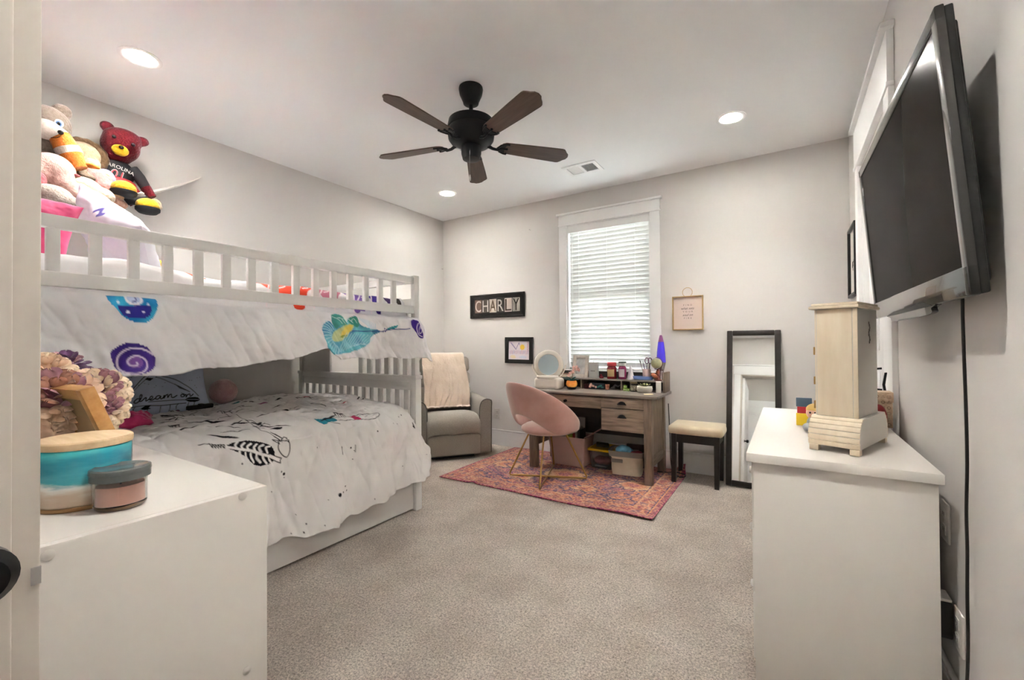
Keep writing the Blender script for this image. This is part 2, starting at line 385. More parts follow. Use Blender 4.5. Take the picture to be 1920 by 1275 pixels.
# ---- entry doorway: jamb and casing
dr = thing('door_2', 'painted doorway jamb and casing with strike plate', None, (DX0, .04, 0), kind='structure')
M['jamb'] = mat('jamb_paint', '#cbc4bb', .45)
MB(True).bx(DX0-.015, DX0, -.02, YF+.019, 0, DZ, .0015).build('jamb', M['jamb'], dr)
MB(True).bx(DX1, DX1+.015, -.02, YF+.019, 0, DZ, .0015).build('jamb', M['jamb'], dr)
MB(True).bx(DX0-.015, DX1+.015, -.02, YF+.019, DZ, DZ+.015).build('head_jamb', M['jamb'], dr)
MB(True).bx(DX0, DX0+.007, .055, .0985, 0, DZ, .003).build('door_stop', M['jamb'], dr)
MB(True).bx(DX0-.11, DX0-.005, YF, YF+.018, 0, 2.08, .002).build('side_casing', M['trim'], dr)
MB(True).bx(DX1+.005, DX1+.11, YF, YF+.018, 0, 2.08, .002).build('side_casing', M['trim'], dr)
MB(True).bx(DX0-.12, DX1+.12, YF, YF+.022, 2.08, 2.23, .002).build('header_casing', M['trim'], dr)
MB(True).bx(DX0-.14, DX1+.14, YF, YF+.04, 2.23, 2.252, .002).build('header_cap', M['trim'], dr)
MB(True).bx(DX0-.001, DX0+.0012, .112, .1195, .925, .943).build('strike_plate', M['chrome'], dr)
kd = thing('door_4', 'open hall door edge with round black knob', None, (-.63, -.3, 0), kind='structure')
MB(True).bx(-.648, -.613, -.72, .07, .01, 2.03, .002).build('door_leaf', M['trim'], kd)
kn = MB(True).lathe([(.022, 0), (.022, .005), (.010, .009), (.010, .026), (.019, .031), (.0245, .042), (.025, .056), (.018, .065), (0, .067)], (-.613, .064, .981), 28, (0, PI/2, 0)).build('door_knob', M['blackmetal'], kd)

# ---- recessed lights
def downlight(x, y, lab, k=1.):
    t = thing('recessed_light', lab, 'ceiling light', (x, y, H), group='recessed ceiling lights')
    MB().lathe([(.068, -.001), (.074, -.004), (.09, -.005), (.095, -.003), (.095, 0)], n=40).build('trim_ring', M['trim'], t)
    MB().lathe([(.0, -.0015), (.069, -.0015)], n=40).build('lens', M['lamp'], t, fix=True)
    ld = bpy.data.lights.new('bulb', 'SPOT'); ld.energy = SPOT_W*k; ld.color = (1., .955, .90); ld.spot_size = math.radians(106); ld.spot_blend = .85; ld.shadow_soft_size = .06
    lo = bpy.data.objects.new('bulb', ld); C.objects.link(lo); lo.parent = t; lo.location = (0, 0, -.012)
downlight(-2.95, .90, 'round recessed ceiling light above the bunk bed')
downlight(-2.97, 3.44, 'round recessed ceiling light above the grey recliner')
downlight(-.32, 3.375, 'round recessed ceiling light above the black stool')
downlight(-.32, .90, 'round recessed ceiling light between the doorway and the fan')
downlight(-.4, -1.1, 'added unseen hall light filling the room through the doorway', .45)  # unseen hall lamp, added as fill through the doorway

# ---- ceiling vent
vt = thing('ceiling_vent', 'white rectangular air vent grille in the ceiling near the window', 'vent', (-1.53, 3.61, H))
MB(True).bx(-1.69, -1.375, 3.495, 3.535, H-.01, H, .003).bx(-1.69, -1.375, 3.69, 3.73, H-.01, H, .003).bx(-1.69, -1.655, 3.53, 3.695, H-.01, H, .003).bx(-1.41, -1.375, 3.53, 3.695, H-.01, H, .003).bx(-1.545, -1.52, 3.53, 3.695, H-.009, H).build('frame', M['trim'], vt)
for x0, sg in ((-1.652, -1), (-1.517, 1)):
    g = MB(True)
    for i in range(11): g.box((x0+.006+i*.0098, 3.6125, H-.005), (.009, .16, .0015), (0, sg*.75, 0))
    g.build('louver_panel', M['trim'], vt)
MB(True).bx(-1.655, -1.41, 3.53, 3.695, H-.0012, H-.0006).build('backing', mat('vent_dark', '#4a4a4a', .8), vt)

# ---- ceiling fan
fn = thing('ceiling_fan', 'dark bronze five blade ceiling fan with brown wooden blades', 'ceiling fan', (-1.62, 2.10, H))
M['fan'] = mat('fan_bronze', '#191a1c', .45, metal=.3)
bw = mat('fan_blade_wood', '#43352e', .5, var=('#5c4a40', 14, 6, .25), stretch=(.35, 4, 4))
MB().lathe([(.0, 0), (.072, 0), (.074, -.012), (.068, -.045), (.05, -.085), (.046, -.1), (.03, -.108), (0, -.108)], n=32).build('canopy', M['fan'], fn, fix=True)
MB().cyl((0, 0, -.10), (0, 0, -.20), .0125, n=14).build('downrod', M['fan'], fn)
MB().lathe([(0, -.165), (.022, -.166), (.045, -.172), (.1, -.187), (.136, -.207), (.143, -.24), (.142, -.252), (.136, -.256), (.138, -.263), (.142, -.285), (.138, -.318), (.118, -.345), (.07, -.362), (0, -.362)], n=40).build('motor_housing', M['fan'], fn, fix=True)
MB().lathe([(0, -.35), (.058, -.352), (.062, -.37), (.06, -.41), (.052, -.44), (.03, -.447), (0, -.448)], n=28).build('switch_housing', M['fan'], fn, fix=True)
MB().tube([(.03, -.05, -.395), (.034, -.058, -.42), (.034, -.058, -.56)], .0016, 5).lathe([(.003, 0), (.006, -.02), (.004, -.035), (0, -.036)], (.034, -.058, -.56), 10).build('pull_chain', M['chrome'], fn)
# blade outline, local x outward
ol = []
hw0, hw1 = .048, .066
top = [(.185, .018), (.195, .036), (.215, hw0), (.30, .053), (.45, .061), (.585, hw1), (.60, .063), (.612, .052), (.624, .036), (.640, .022), (.646, .0)]
ol = top+[(x, -y) for x, y in top[::-1][1:]]
blade0 = None
for i in range(5):
    a = math.radians(50.5+72*i)
    mt = Matrix.Translation((0, 0, -.345)) @ Matrix.Rotation(a, 4, 'Z') @ Matrix.Rotation(math.radians(-12), 4, 'X')
    if blade0 is None:
        mb = MB().prism(ol, .007); blade0 = mb.build('blade', bw, fn, 40); o = blade0
        ib = MB().tube([(.10, 0, .005), (.135, 0, -.012), (.165, 0, -.016), (.19, 0, -.004)], [.012, .009, .008, .007], 8)
        ib.tube([(.165, 0, -.006), (.185, .03, -.004), (.215, .044, -.004), (.235, .046, -.004)], .006, 6).tube([(.165, 0, -.006), (.185, -.03, -.004), (.215, -.044, -.004), (.235, -.046, -.004)], .006, 6)
        ib.tube([(.18, 0, -.005), (.23, 0, -.004)], .006, 6).ball((.232, .042, -.003), .007, n=8, k=6).ball((.232, -.042, -.003), .007, n=8, k=6).ball((.228, 0, -.003), .008, n=8, k=6).prism([(.178, -.03), (.2, -.046), (.222, -.045), (.21, 0), (.222, .045), (.2, .046), (.178, .03)], .004, (0, 0, -.0045))
        iron0 = ib.build('blade_iron', M['fan'], fn); io = iron0
    else: o = copypart(blade0, fn); io = copypart(iron0, fn)
    o.matrix_basis = mt; io.matrix_basis = mt
# ================================================================== bunk bed
bed = thing('bunk_bed', 'white wooden bunk bed with slatted guard rail and trundle drawer', 'bunk bed', (-2.92, 1.25, 0))
XO = -2.235                                     # outer face of the near side
bwt = M['bedwhite']
for x in (-2.248, -3.62):
    MB(True).bx(x-.028, x+.028, 2.222, 2.278, 0, .925, .004).bx(x-.034, x+.034, 2.216, 2.284, .925, .952, .005).build('post', bwt, bed)
    MB(True).bx(x-.02, x+.02, 2.225, 2.27, .95, 1.662, .004).build('upper_post', bwt, bed)
    MB(True).bx(x-.03, x+.03, .185, .24, 0, 1.662, .004).build('post', bwt, bed)
MB(True).bx(-2.268, XO, .24, 2.226, 1.603, 1.652, .005).build('guard_top_rail', bwt, bed)
MB(True).bx(-2.268, XO, .24, 2.226, 1.392, 1.446, .004).build('guard_bottom_rail', bwt, bed)
sl0 = None
for i in range(-1, 15):
    y = .434+.1153*i
    if sl0 is None: sl0 = MB().bx(-.011, .011, -.0185, .0185, 0, .16, .002).build('slat', bwt, bed); o = sl0
    else: o = copypart(sl0, bed)
    o.location = (-2.2515+2.92, y-1.25, 1.445)
MB(True).bx(-3.63, -3.60, .24, 2.226, 1.22, 1.40, .004).build('rear_rail', bwt, bed)
MB(True).bx(-2.29, -2.268, .24, 2.226, 1.16, 1.34, .004).build('side_rail', bwt, bed)
MB(True).bx(-3.60, -2.29, .24, 2.226, 1.19, 1.21).build('bunk_board', bwt, bed)
MB(True).bx(-3.60, -2.262, .22, 2.21, .26, .40, .004).build('lower_frame', bwt, bed)
MB(True).bx(-3.60, -2.27, 2.226, 2.268, .905, .952, .004).bx(-3.60, -2.27, 2.222, 2.272, .94, .952, .003).build('footboard_cap', bwt, bed)
MB(True).bx(-3.60, -2.27, 2.236, 2.262, .845, .905, .003).build('footboard_rail', bwt, bed)
MB(True).bx(-3.60, -2.27, 2.236, 2.262, .30, .48, .003).build('footboard_rail', bwt, bed)
sl1 = None
for i in range(14):
    x = -2.335-.093*i
    if sl1 is None: sl1 = MB().bx(-.023, .023, -.010, .010, 0, .37, .002).build('slat', bwt, bed); o = sl1
    else: o = copypart(sl1, bed)
    o.location = (x+2.92, 2.249-1.25, .478)
sl2 = None
for i in range(6):
    x = -2.345-.098*i
    if sl2 is None: sl2 = MB().bx(-.024, .024, -.010, .010, 0, .46, .002).build('slat', bwt, bed); o = sl2
    else: o = copypart(sl2, bed)
    o.location = (x+2.92, 2.249-1.25, .951)
MB(True).bx(-3.60, -3.22, 2.238, 2.258, .951, 1.40, .003).build('end_panel', bwt, bed)
MB(True).bx(-3.60, -2.27, 2.228, 2.268, 1.40, 1.50, .004).build('upper_end_rail', bwt, bed)
MB(True).bx(-3.60, -2.27, 2.228, 2.268, 1.612, 1.662, .004).build('upper_end_rail', bwt, bed)
MB(True).bx(-3.60, -2.27, .20, .225, .30, 1.0, .003).bx(-3.60, -2.27, .20, .225, 1.2, 1.66, .003).build('headboard', bwt, bed)
dw = MB(True).bx(-2.285, -2.248, .25, 2.262, .012, .225, .003).build('trundle_drawer', bwt, bed)
MB(True).bx(-3.5, -2.285, .27, 2.2, .02, .2).build('drawer_box', bwt, dw)
mattress_m = cloth('mattress_ticking', '#dcd9d6', s=400)
MB(True).bx(-3.60, -2.29, .25, 2.21, .405, .70, .04, 4).build('lower_mattress', mattress_m, None, label='white mattress of the lower bunk under the doodle comforter', cat='mattress')
MB(True).bx(-3.59, -2.31, .25, 2.21, 1.212, 1.45, .04, 4).build('upper_mattress', mattress_m, None, label='white mattress of the upper bunk behind the guard rail', cat='mattress')

# ------------------------------------------------------------------ bedding
def resample(path, n):
    P = smoothpts(path, 12); d = np.r_[0, np.cumsum(np.hypot(*np.diff(P, axis=0).T))]
    t = np.linspace(0, d[-1], n); return np.stack([np.interp(t, d, P[:, 0]), np.interp(t, d, P[:, 1])], 1), t
def piecewise(x, pts): p = np.array(pts); return np.interp(x, p[:, 0], p[:, 1])
M['print'] = mat('printed_cotton', 'Col', .9, spec=.2, sheen=.15, bump=(420, .12, .002))
BLU, NAVY, PUR, INK = '#1f8fc4', '#2d2a86', '#3a2382', '#17151b'

# ---- upper comforter : section (x,z), hangs below the guard rail
sec, arc = resample([(-3.585, 1.49), (-3.2, 1.51), (-2.7, 1.515), (-2.40, 1.512), (-2.325, 1.485), (-2.300, 1.42), (-2.285, 1.375), (-2.24, 1.365), (-2.205, 1.35), (-2.192, 1.30), (-2.184, 1.08)], 330)
ih = int(np.argmax(sec[:, 0] > -2.2)); NY = 640
s_ = np.arange(330)[:, None]; v_ = np.linspace(0, 1, NY)[None, :]
hang = sstep(ih-14, ih+2, s_)                     # 0 on top, 1 on the hanging part
down = np.clip((s_-ih)/(329-ih), 0, 1)
yend = 2.205+hang*.045+down*.125
Yc = .26+v_*(yend-.26)
Xc = np.repeat(sec[:, :1], NY, 1); Zc = np.repeat(sec[:, 1:], NY, 1)
hem = piecewise(Yc, [(.26, 1.09), (.45, 1.07), (.64, 1.05), (.94, 1.072), (1.2, 1.095), (1.36, 1.125), (1.47, 1.155), (1.53, 1.12), (1.57, 1.095), (1.9, 1.085), (2.2, 1.08), (2.30, 1.07), (2.38, 1.05)])
zt_ = 1.34; Zc = np.where((s_ > ih) & (Zc < zt_), zt_-(zt_-Zc)*(zt_-hem)/(zt_-1.08), Zc)
Yb, Zb, Xb = Yc.copy(), Zc.copy(), Xc.copy()
f1 = fbm(Yc*3.+Zc*5, Zc*5-Yc*1.2, 4, 3); f2 = np.abs(fbm(Yc*10+Zc*5., Zc*3.2-Yc*1.2, 3, 11))
pull = sstep(1.35, 1.75, Yc)*sstep(.02, .3, hang)                                  # gathered folds near the foot
gath = np.sin(Yc*64+3.2*fbm(Yc*2.2, Zc*3.5, 2, 5)+(1.35-Zc)*6)*(1-down)**1.6
Xc = Xc+hang*(.026*f1+.042*f2*(.35+down)+.011*pull*gath+.012*np.abs(fbm(Yc*17+Zc*9, Zc*8-Yc*3, 2, 77))+.028*down*sstep(.2, 1.0, Yc)*sstep(2.0, 1.2, Yc)+.014*np.sin(Yc*5.1+.6)*down)
Xc = Xc+hang*np.maximum(Yc-2.24, 0)*(-.10)
Xc = np.where(hang > .98, np.maximum(Xc, -2.226), Xc)
Xc = Xc+.012*sstep(.9, 1., down)*np.cos(Yc*31)*.4
Zc = Zc+(1-hang)*(.020*fbm(Yc*3+1, Xc*3, 4, 21)+.010*fbm(Yc*9, Xc*9, 2, 29))+.006*down*np.sin(Yc*23+2*f1)
Zc = Zc+(1-hang)*.022*sstep(1.15, .55, Yc)
cv = Canvas(Yb, np.where(hang > .5, Zb, 10+Xb), '#e9e8ea', .004)
# tint wash on the cotton
wash = np.clip(fbm(cv.u*1.6+2, cv.v*2.2, 3, 41)*1.6+.15, 0, 1)[:, None]*.16
cv.c = cv.c*(1-wash)+np.array(lin('#c4d3ea'))*wash
q = lambda x, y: tuple(at(x, y, 'x', -2.186)[1:])
def poly(pts, org, sc): return [q(org[0]+a*sc, org[1]+b*sc) for a, b in pts]
def watercol(ca, cb, f, seed):
    ca, cb = np.array(lin(ca)), np.array(lin(cb))
    return lambda u, v: (lambda t: ca*(1-t)+cb*t)(np.clip(.5+1.1*fbm(u*f, v*f, 3, seed), 0, 1)[:, None])
# blue badge (crop org (0,500) scale .28235)
o1, k1 = (0, 500), .28235
bad = smoothpts([(715, 155), (820, 148), (920, 155), (1030, 165), (1050, 220), (1030, 310), (975, 365), (900, 372), (820, 335), (760, 270), (720, 215)], 5, True)
cv.fill(poly(bad, o1, k1), BLU, 1, watercol('#1576b5', '#35a5cf', 14, 3))
cv.fill(poly(smoothpts([(785, 255), (840, 265), (930, 255), (1000, 265), (985, 330), (905, 345), (830, 330), (790, 290)], 5, True), o1, k1), NAVY)
cv.stroke(poly(smoothpts([(850, 205), (890, 185), (935, 205), (945, 235), (900, 250), (855, 235)], 6, True).tolist()+[(850, 205)], o1, k1), .009, '#eceaf2')
cv.fill(poly(smoothpts([(855, 210), (890, 190), (930, 210), (935, 235), (895, 245), (860, 232)], 4, True), o1, k1), '#b9c9e4')
cv.stroke(poly(smoothpts([(875, 210), (905, 212), (912, 232), (885, 238)], 5), o1, k1), .004, '#46408e')
for a, b, r in ((770, 190, .0045), (790, 237, .0045), (850, 303, .0055), (952, 301, .0045), (985, 253, .004), (968, 192, .0045)): cv.dot(poly([(a, b)], o1, k1)[0], r, '#eceaf2')
# purple spirals
cv.fill(poly(smoothpts([(728, 585), (760, 545), (830, 512), (910, 512), (970, 535), (1010, 590), (1020, 650), (990, 690), (920, 722), (840, 722), (780, 690), (745, 640)], 5, True), o1, k1), PUR, 1, watercol('#33207c', '#5a3f9e', 12, 8))
cv.fill(poly(smoothpts([(850, 620), (900, 600), (940, 640), (910, 680), (860, 670)], 5, True), o1, k1), '#8b5fae', .7)
sp = [(888+math.cos(t)*(10+11.2*t), 645+math.sin(t)*(8+8.6*t)) for t in np.linspace(0, 12.6, 90)]
cv.stroke(poly([p for p in sp if p[0] < 1004], o1, k1), .0062, '#e6dcef')
# feather (crop org (590,570) scale .1198)
o2, k2 = (590, 570), .1198
cv.fill(poly(smoothpts([(75, 500), (95, 390), (160, 300), (240, 265), (290, 330), (280, 250), (290, 190), (360, 150), (470, 200), (520, 280), (560, 220), (640, 185), (690, 220), (720, 330), (830, 385), (960, 395), (1010, 430), (940, 470), (860, 520), (840, 610), (700, 700), (500, 760), (330, 770), (180, 770), (100, 760), (80, 640)], 4, True), o2, k2), BLU, .93, watercol('#1d7fae', '#56b7c6', 20, 5))
cv.fill(poly(smoothpts([(290, 190), (360, 155), (470, 200), (515, 290), (480, 340), (400, 330), (330, 380), (290, 330)], 5, True), o2, k2), '#4b9a8c', .9)
cv.fill(poly(smoothpts([(560, 225), (640, 190), (690, 230), (700, 330), (640, 370), (560, 300)], 5, True), o2, k2), '#36907a', .9)
cv.fill(poly(smoothpts([(210, 540), (260, 450), (350, 390), (470, 330), (580, 320), (600, 370), (520, 470), (400, 560), (260, 580)], 5, True), o2, k2), '#c8cf86', .85)
cv.fill(poly(smoothpts([(390, 480), (440, 390), (530, 330), (580, 335), (575, 390), (500, 470), (400, 505)], 5, True), o2, k2), '#e3cf6b')
cv.fill(poly(smoothpts([(360, 510), (420, 480), (500, 485), (420, 515)], 5, True), o2, k2), '#8c9a46')
for i in range(13):
    t = i/12; a = 2.0+t*2.3
    x0, y0 = 330+120*math.cos(a), 520-150*math.sin(a)*.9; x1, y1 = 330+250*math.cos(a+.25), 500-290*math.sin(a+.18)
    cv.stroke(poly(smoothpts([(x0, y0), ((x0+x1)/2+15, (y0+y1)/2-12), (x1, y1)], 4), o2, k2), .0032, '#bfe3ea')
for i in range(12):
    x = 420+i*40; cv.stroke(poly(smoothpts([(x+70, 450+i*4), (x+10, 540+i*3), (x-60, 640), (x-120, 750-i*12)], 4), o2, k2), .003, '#bfe3ea')
for i in range(5): cv.stroke(poly(smoothpts([(300+i*70, 190+i*20), (370+i*60, 230), (430+i*55, 300)], 4), o2, k2), .003, '#d4ecec')
for i in range(9): cv.stroke(poly(smoothpts([(700+i*32, 200+i*14), (760+i*24, 290+i*8), (830+i*16, 390)], 4), o2, k2), .0028, '#a8d2e6')
cv.stroke(poly(smoothpts([(580, 430), (750, 430), (950, 420), (1060, 425), (1200, 400), (1360, 392), (1480, 385)], 5), o2, k2), .0055, '#2b3f8e')
cv.fill(poly(smoothpts([(1130, 390), (1200, 350), (1275, 335), (1240, 375), (1160, 400)], 4, True), o2, k2), '#3fa3b4')
for a, b in ((1085, 390), (1100, 430), (1120, 405), (1060, 430)): cv.dot(poly([(a, b)], o2, k2)[0], .0055, NAVY)
cv.fill(poly(smoothpts([(1505, 330), (1510, 265), (1555, 245), (1610, 290), (1665, 380), (1700, 480), (1700, 545), (1630, 520), (1560, 440)], 5, True), o2, k2), PUR)
cv.stroke(poly(smoothpts([(1640, 400), (1655, 370), (1620, 360), (1610, 420), (1650, 465), (1680, 430), (1660, 320), (1600, 300), (1570, 370), (1600, 460), (1690, 520)], 6), o2, k2), .0045, '#dcd0ea')
# bright prints on the top, seen between the guard slats
def blob(y, x, ry, rx, col, seed, a=1):
    n = 14; r2 = random.Random(seed); cv.fill(smoothpts([(y+ry*math.cos(2*PI*i/n)*r2.uniform(.75, 1.15), 10+x+rx*math.sin(2*PI*i/n)*r2.uniform(.75, 1.15)) for i in range(n)], 4, True), col, a)
blob(1.38, -2.40, .17, .115, '#d8442a', 3); blob(1.62, -2.40, .12, .115, '#b83a63', 8, .8); blob(1.80, -2.395, .09, .11, '#7a5aa8', 5)
blob(1.96, -2.35, .05, .06, PUR, 6); blob(2.07, -2.345, .04, .05, '#4a2f6e', 7); blob(2.16, -2.335, .025, .04, '#2b2b2b', 9); blob(.93, -2.42, .05, .09, '#e0552f', 10)
for i in range(16): cv.stroke(smoothpts([(1.22+i*.045, 10-2.29-.02*(i % 3)), (1.27+i*.045, 10-2.36), (1.30+i*.045, 10-2.5)], 4), .006, '#f2e6ea')
P3 = np.stack([Xc, Yc, Zc], -1)
uc = MB().sheet(P3).build('comforter', M['print'], None, 179, label='white comforter with teal feather and purple spirals hanging from the upper bunk', cat='comforter', group=None, col=cv.c)
md = uc.modifiers.new('thick', 'SOLIDIFY'); md.thickness = .008; md.offset = -1

# ---- lower comforter
sec, arc = resample([(-3.60, .735), (-3.2, .755), (-2.8, .76), (-2.45, .755), (-2.31, .735), (-2.245, .68), (-2.222, .60), (-2.205, .45), (-2.19, .32), (-2.178, .20)], 420)
ie = int(np.argmax(sec[:, 0] > -2.31)); arcs = arc-arc[ie]; NY = 560
s_ = np.arange(420)[:, None]; v_ = np.linspace(0, 1, NY)[None, :]
side = sstep(-.04, .10, arcs)[:, None]; down = np.clip(arcs/arcs[-1], 0, 1)[:, None]
yend = 2.205+.185*sstep(.10, 1, down)+.0*v_
Yc = .30+v_*(yend-.30)
Xc = np.repeat(sec[:, :1], NY, 1); Zc = np.repeat(sec[:, 1:], NY, 1)
hem = piecewise(Yc, [(.3, .22), (.9, .2), (1.2, .185), (1.4, .16), (1.53, .148), (1.7, .165), (1.83, .185), (2.1, .225), (2.39, .25)])
Zc = np.where(Zc < .60, .60-(.60-Zc)*(.60-hem)/(.60-.20), Zc)
U, V = Yc.copy(), np.repeat(arcs[:, None], NY, 1)
Zr, Xr = Zc.copy(), Xc.copy()
rd = sstep(2.05, 2.26, Yc)                                     # rounding over towards the foot
Zc = Zc-.07*(1-side)*rd**2*sstep(-2.9, -2.4, Xc)-.05*rd**2*side*(1-down)
f1 = fbm(Yc*3+4, V*3, 4, 51); ph = 2.6*fbm(Yc*1.6, V*1.1, 3, 55)
fold = np.sin(Yc*17+ph*2.2+V*1.4); fold2 = np.sin(Yc*39+ph*4-V*3+1.)
Xc = Xc+side*(.028*f1+(.004+.030*down)*fold*(.45+.55*vnoise(Yc*1.7, V*.8, 61)+.35)+(.003+.006*down)*fold2*.8+.055*np.abs(fbm(Yc*6.5+V*2.2, V*1.7-Yc*.5, 3, 71))+.024*np.abs(fbm(Yc*15-V*4, V*3.2+Yc*1., 2, 73)))
Xc = np.where((side > .99), np.maximum(Xc, -2.225), Xc)
Xc = Xc+side*np.maximum(Yc-2.27, 0)*(-.5)
Zc = Zc+(1-side)*(.040*fbm(Yc*2.6, Xr*2.6, 4, 81)+.034*np.abs(fbm(Yc*6+Xr*3, Xr*7-Yc*2, 3, 83))+.016*np.abs(fbm(Yc*15, Xr*13+Yc*4, 2, 87)))+.010*side*down*fold2
Zc = Zc+(1-side)*(.035*np.exp(-((Yc-1.85)**2/.09+(Xr+3.0)**2/.12)))
Zc = np.where(side < .5, np.maximum(Zc, .712), Zc)
cv = Canvas(U, V, '#e8e6e5', .004)
wash = np.clip(fbm(cv.u*2.1+7, cv.v*2.1, 3, 91)*1.5, 0, 1)[:, None]*.10
cv.c = cv.c*(1-wash)+np.array(lin('#cfc6bd'))*wash
xe = -2.31
zside = np.stack([Zr[:, 100], arcs], 1); zi = np.argsort(zside[:, 0])
def q(px, py):
    p = at(px, py, 'z', .755)
    if p[0] < -2.33: return (p[1], p[0]-xe)
    p = at(px, py, 'x', -2.205); return (p[1], float(np.interp(p[2], zside[zi, 0], zside[zi, 1])))
q_top = q
def poly(pts, org, sc): return [q(org[0]+a*sc, org[1]+b*sc) for a, b in pts]
o3, k3 = (400, 720), .20833
# striped black feather
cv.fill(poly(smoothpts([(140, 575), (220, 535), (340, 515), (450, 530), (535, 560), (565, 610), (555, 670), (500, 720), (430, 740), (360, 715), (310, 665), (230, 620), (160, 590)], 5, True), o3, k3), INK)
for i in range(6):
    x = 205+i*52
    cv.stroke(poly(smoothpts([(x+28, 585+i*8), (x+18, 560+i*4), (x+55, 528+i*7)], 5), o3, k3), .010, '#efedec')
    cv.stroke(poly(smoothpts([(x+40, 610+i*8), (x+42, 645+i*8), (x+68, 690+i*7)], 5), o3, k3), .010, '#efedec')
cv.stroke(poly(smoothpts([(100, 570), (250, 590), (350, 600), (450, 640), (540, 660)], 6), o3, k3), .013, '#efedec')
cv.fill(poly([(520, 630), (630, 665), (620, 705), (510, 672)], o3, k3), '#efedec')
cv.stroke(poly([(520, 632), (632, 667), (620, 685), (622, 706), (512, 672)], o3, k3), .005, INK)
for i in range(5): cv.stroke(poly([(20+i*24, 560), (36+i*24, 588), (44+i*24, 562)], o3, k3), .004, INK)
cv.stroke(poly(smoothpts([(-80, 575), (0, 565), (140, 560)], 4), o3, k3), .004, INK)
# outlined drop and bow
cv.stroke(poly(smoothpts([(615, 520), (605, 580), (640, 640), (680, 662), (705, 620), (708, 560), (695, 520), (650, 515)], 5, True).tolist()+[(615, 520)], o3, k3), .0048, INK)
cv.stroke(poly([(615, 540), (565, 505), (605, 510), (640, 520), (680, 485), (705, 495), (695, 525)], o3, k3), .0048, INK)
cv.stroke(poly(smoothpts([(480, 435), (550, 440), (590, 465), (630, 510)], 5), o3, k3), .004, INK)
for a, b in ((590, 440), (615, 455), (600, 480), (630, 470)): cv.stroke(poly([(a, b), (a+35, b+28)], o3, k3), .005, INK)
def q(px, py):        # around the rounded edge: along the edge and down the slope
    ys_ = np.linspace(.6, 2.3, 300); d_ = np.stack([np.full(300, -2.30), ys_, np.full(300, .745)], 1)-np.array([0, 0, EYE]); zc_ = d_ @ _F
    i_ = int(np.argmin(np.abs(CX+FPX*(d_ @ _R)/zc_-px))); pe = CY-FPX*(d_[i_] @ _U)/zc_[i_]
    return (float(ys_[i_]), float((py-pe)*zc_[i_]/FPX*1.1-.02))
# white feather with teal and magenta bands
cv.fill(poly(smoothpts([(920, 325), (980, 330), (1050, 300), (1090, 320), (1085, 360), (1030, 365), (960, 395)], 5, True), o3, k3), '#1f88a3')
cv.stroke(poly(smoothpts([(1080, 310), (1150, 285), (1250, 290), (1400, 285), (1460, 282), (1440, 320), (1390, 345), (1250, 345), (1100, 350)], 5), o3, k3), .004, '#3a3a3e')
cv.fill(poly([(1225, 288), (1270, 288), (1300, 345), (1245, 345)], o3, k3), '#c93164')
for i in range(6): cv.stroke(poly(smoothpts([(1120+i*55, 315), (1150+i*55, 300), (1175+i*55, 292)], 3), o3, k3), .0022, '#7a7a80')
q = q_top
# doodles over the shaded top
rr = random.Random(5)
for i in range(78):
    px, py = rr.uniform(250, 640), rr.uniform(752, 815)
    if py > 830-.10*(px-250): continue
    y0, x0 = q(px, py); L = rr.uniform(.05, .16); a = rr.uniform(-.5, .9); wd = rr.choice([.004, .006, .009, .014, .018])
    pts = smoothpts([(y0, x0), (y0+L*.5*math.cos(a)+rr.uniform(-.02, .02), x0+L*.5*math.sin(a)), (y0+L*math.cos(a), x0+L*math.sin(a)+rr.uniform(-.03, .03))], 5)
    cv.stroke(pts, wd, INK, taper=wd > .006)
    if i % 4 == 0:
        for k in range(6):
            b = pts[int(k*len(pts)/6)]; cv.stroke([b, (b[0]+.03*math.cos(a+1), b[1]+.03*math.sin(a+1))], .004, INK)
for (px, py, L, wd, a) in ((380, 800, .10, .022, .2), (410, 793, .08, .018, 0), (300, 795, .12, .014, .5), (350, 781, .10, .02, .4), (470, 795, .05, .03, 0), (505, 795, .06, .022, .3), (395, 815, .13, .008, .1), (340, 805, .12, .008, .1), (440, 822, .14, .007, .2)):
    y0, x0 = q(px, py); cv.stroke(smoothpts([(y0, x0), (y0+L*.5*math.cos(a), x0+L*.5*math.sin(a)+.012), (y0+L*math.cos(a), x0+L*math.sin(a))], 5), wd, INK, taper=True)
for (px, py, r, col) in ((450, 757, .03, '#4f8f6a'), (476, 754, .03, '#2e7f93'), (510, 752, .03, '#5c8a6c'), (490, 768, .03, '#8b3f73'), (570, 758, .035, '#b5304d'), (640, 760, .03, '#b5404d'), (440, 762, .025, '#3c8f8f')):
    y0, x0 = q(px, py); cv.stroke([(y0-r, x0), (y0+r, x0+.02)], .018, col, taper=True)
cv.stroke([q(668, 753), q(676, 745)], .01, INK); cv.stroke([q(676, 755), q(686, 746)], .01, INK)
# ink spatter on the side
for (px, py, r) in ((453, 870, .006), (536, 888, .010), (531, 883, .006), (536, 894, .004), (627, 912, .014), (635, 908, .006), (642, 901, .005), (645, 909, .005), (507, 917, .004), (562, 979, .006), (568, 964, .005), (595, 966, .004), (541, 990, .004), (596, 840, .005), (662, 838, .007), (708, 809, .006), (756, 779, .006), (777, 795, .007), (752, 876, .004), (803, 883, .006), (750, 782, .004), (735, 793, .003), (741, 794, .003), (792, 851, .003), (665, 857, .004), (667, 843, .003), (553, 955, .003), (607, 925, .003), (692, 928, .004)):
    cv.dot(q(px, py), r*.75, INK)
cv.stroke([q(642, 850), q(644, 838)], .005, INK); cv.stroke([q(668, 845), q(669, 834)], .003, INK); cv.stroke([q(778, 797), q(777, 788)], .008, INK)
lc = MB().sheet(np.stack([Xc, Yc, Zc], -1)).build('comforter', M['print'], None, 179, label='white comforter with black ink feather doodles on the lower bunk', cat='comforter', col=cv.c)
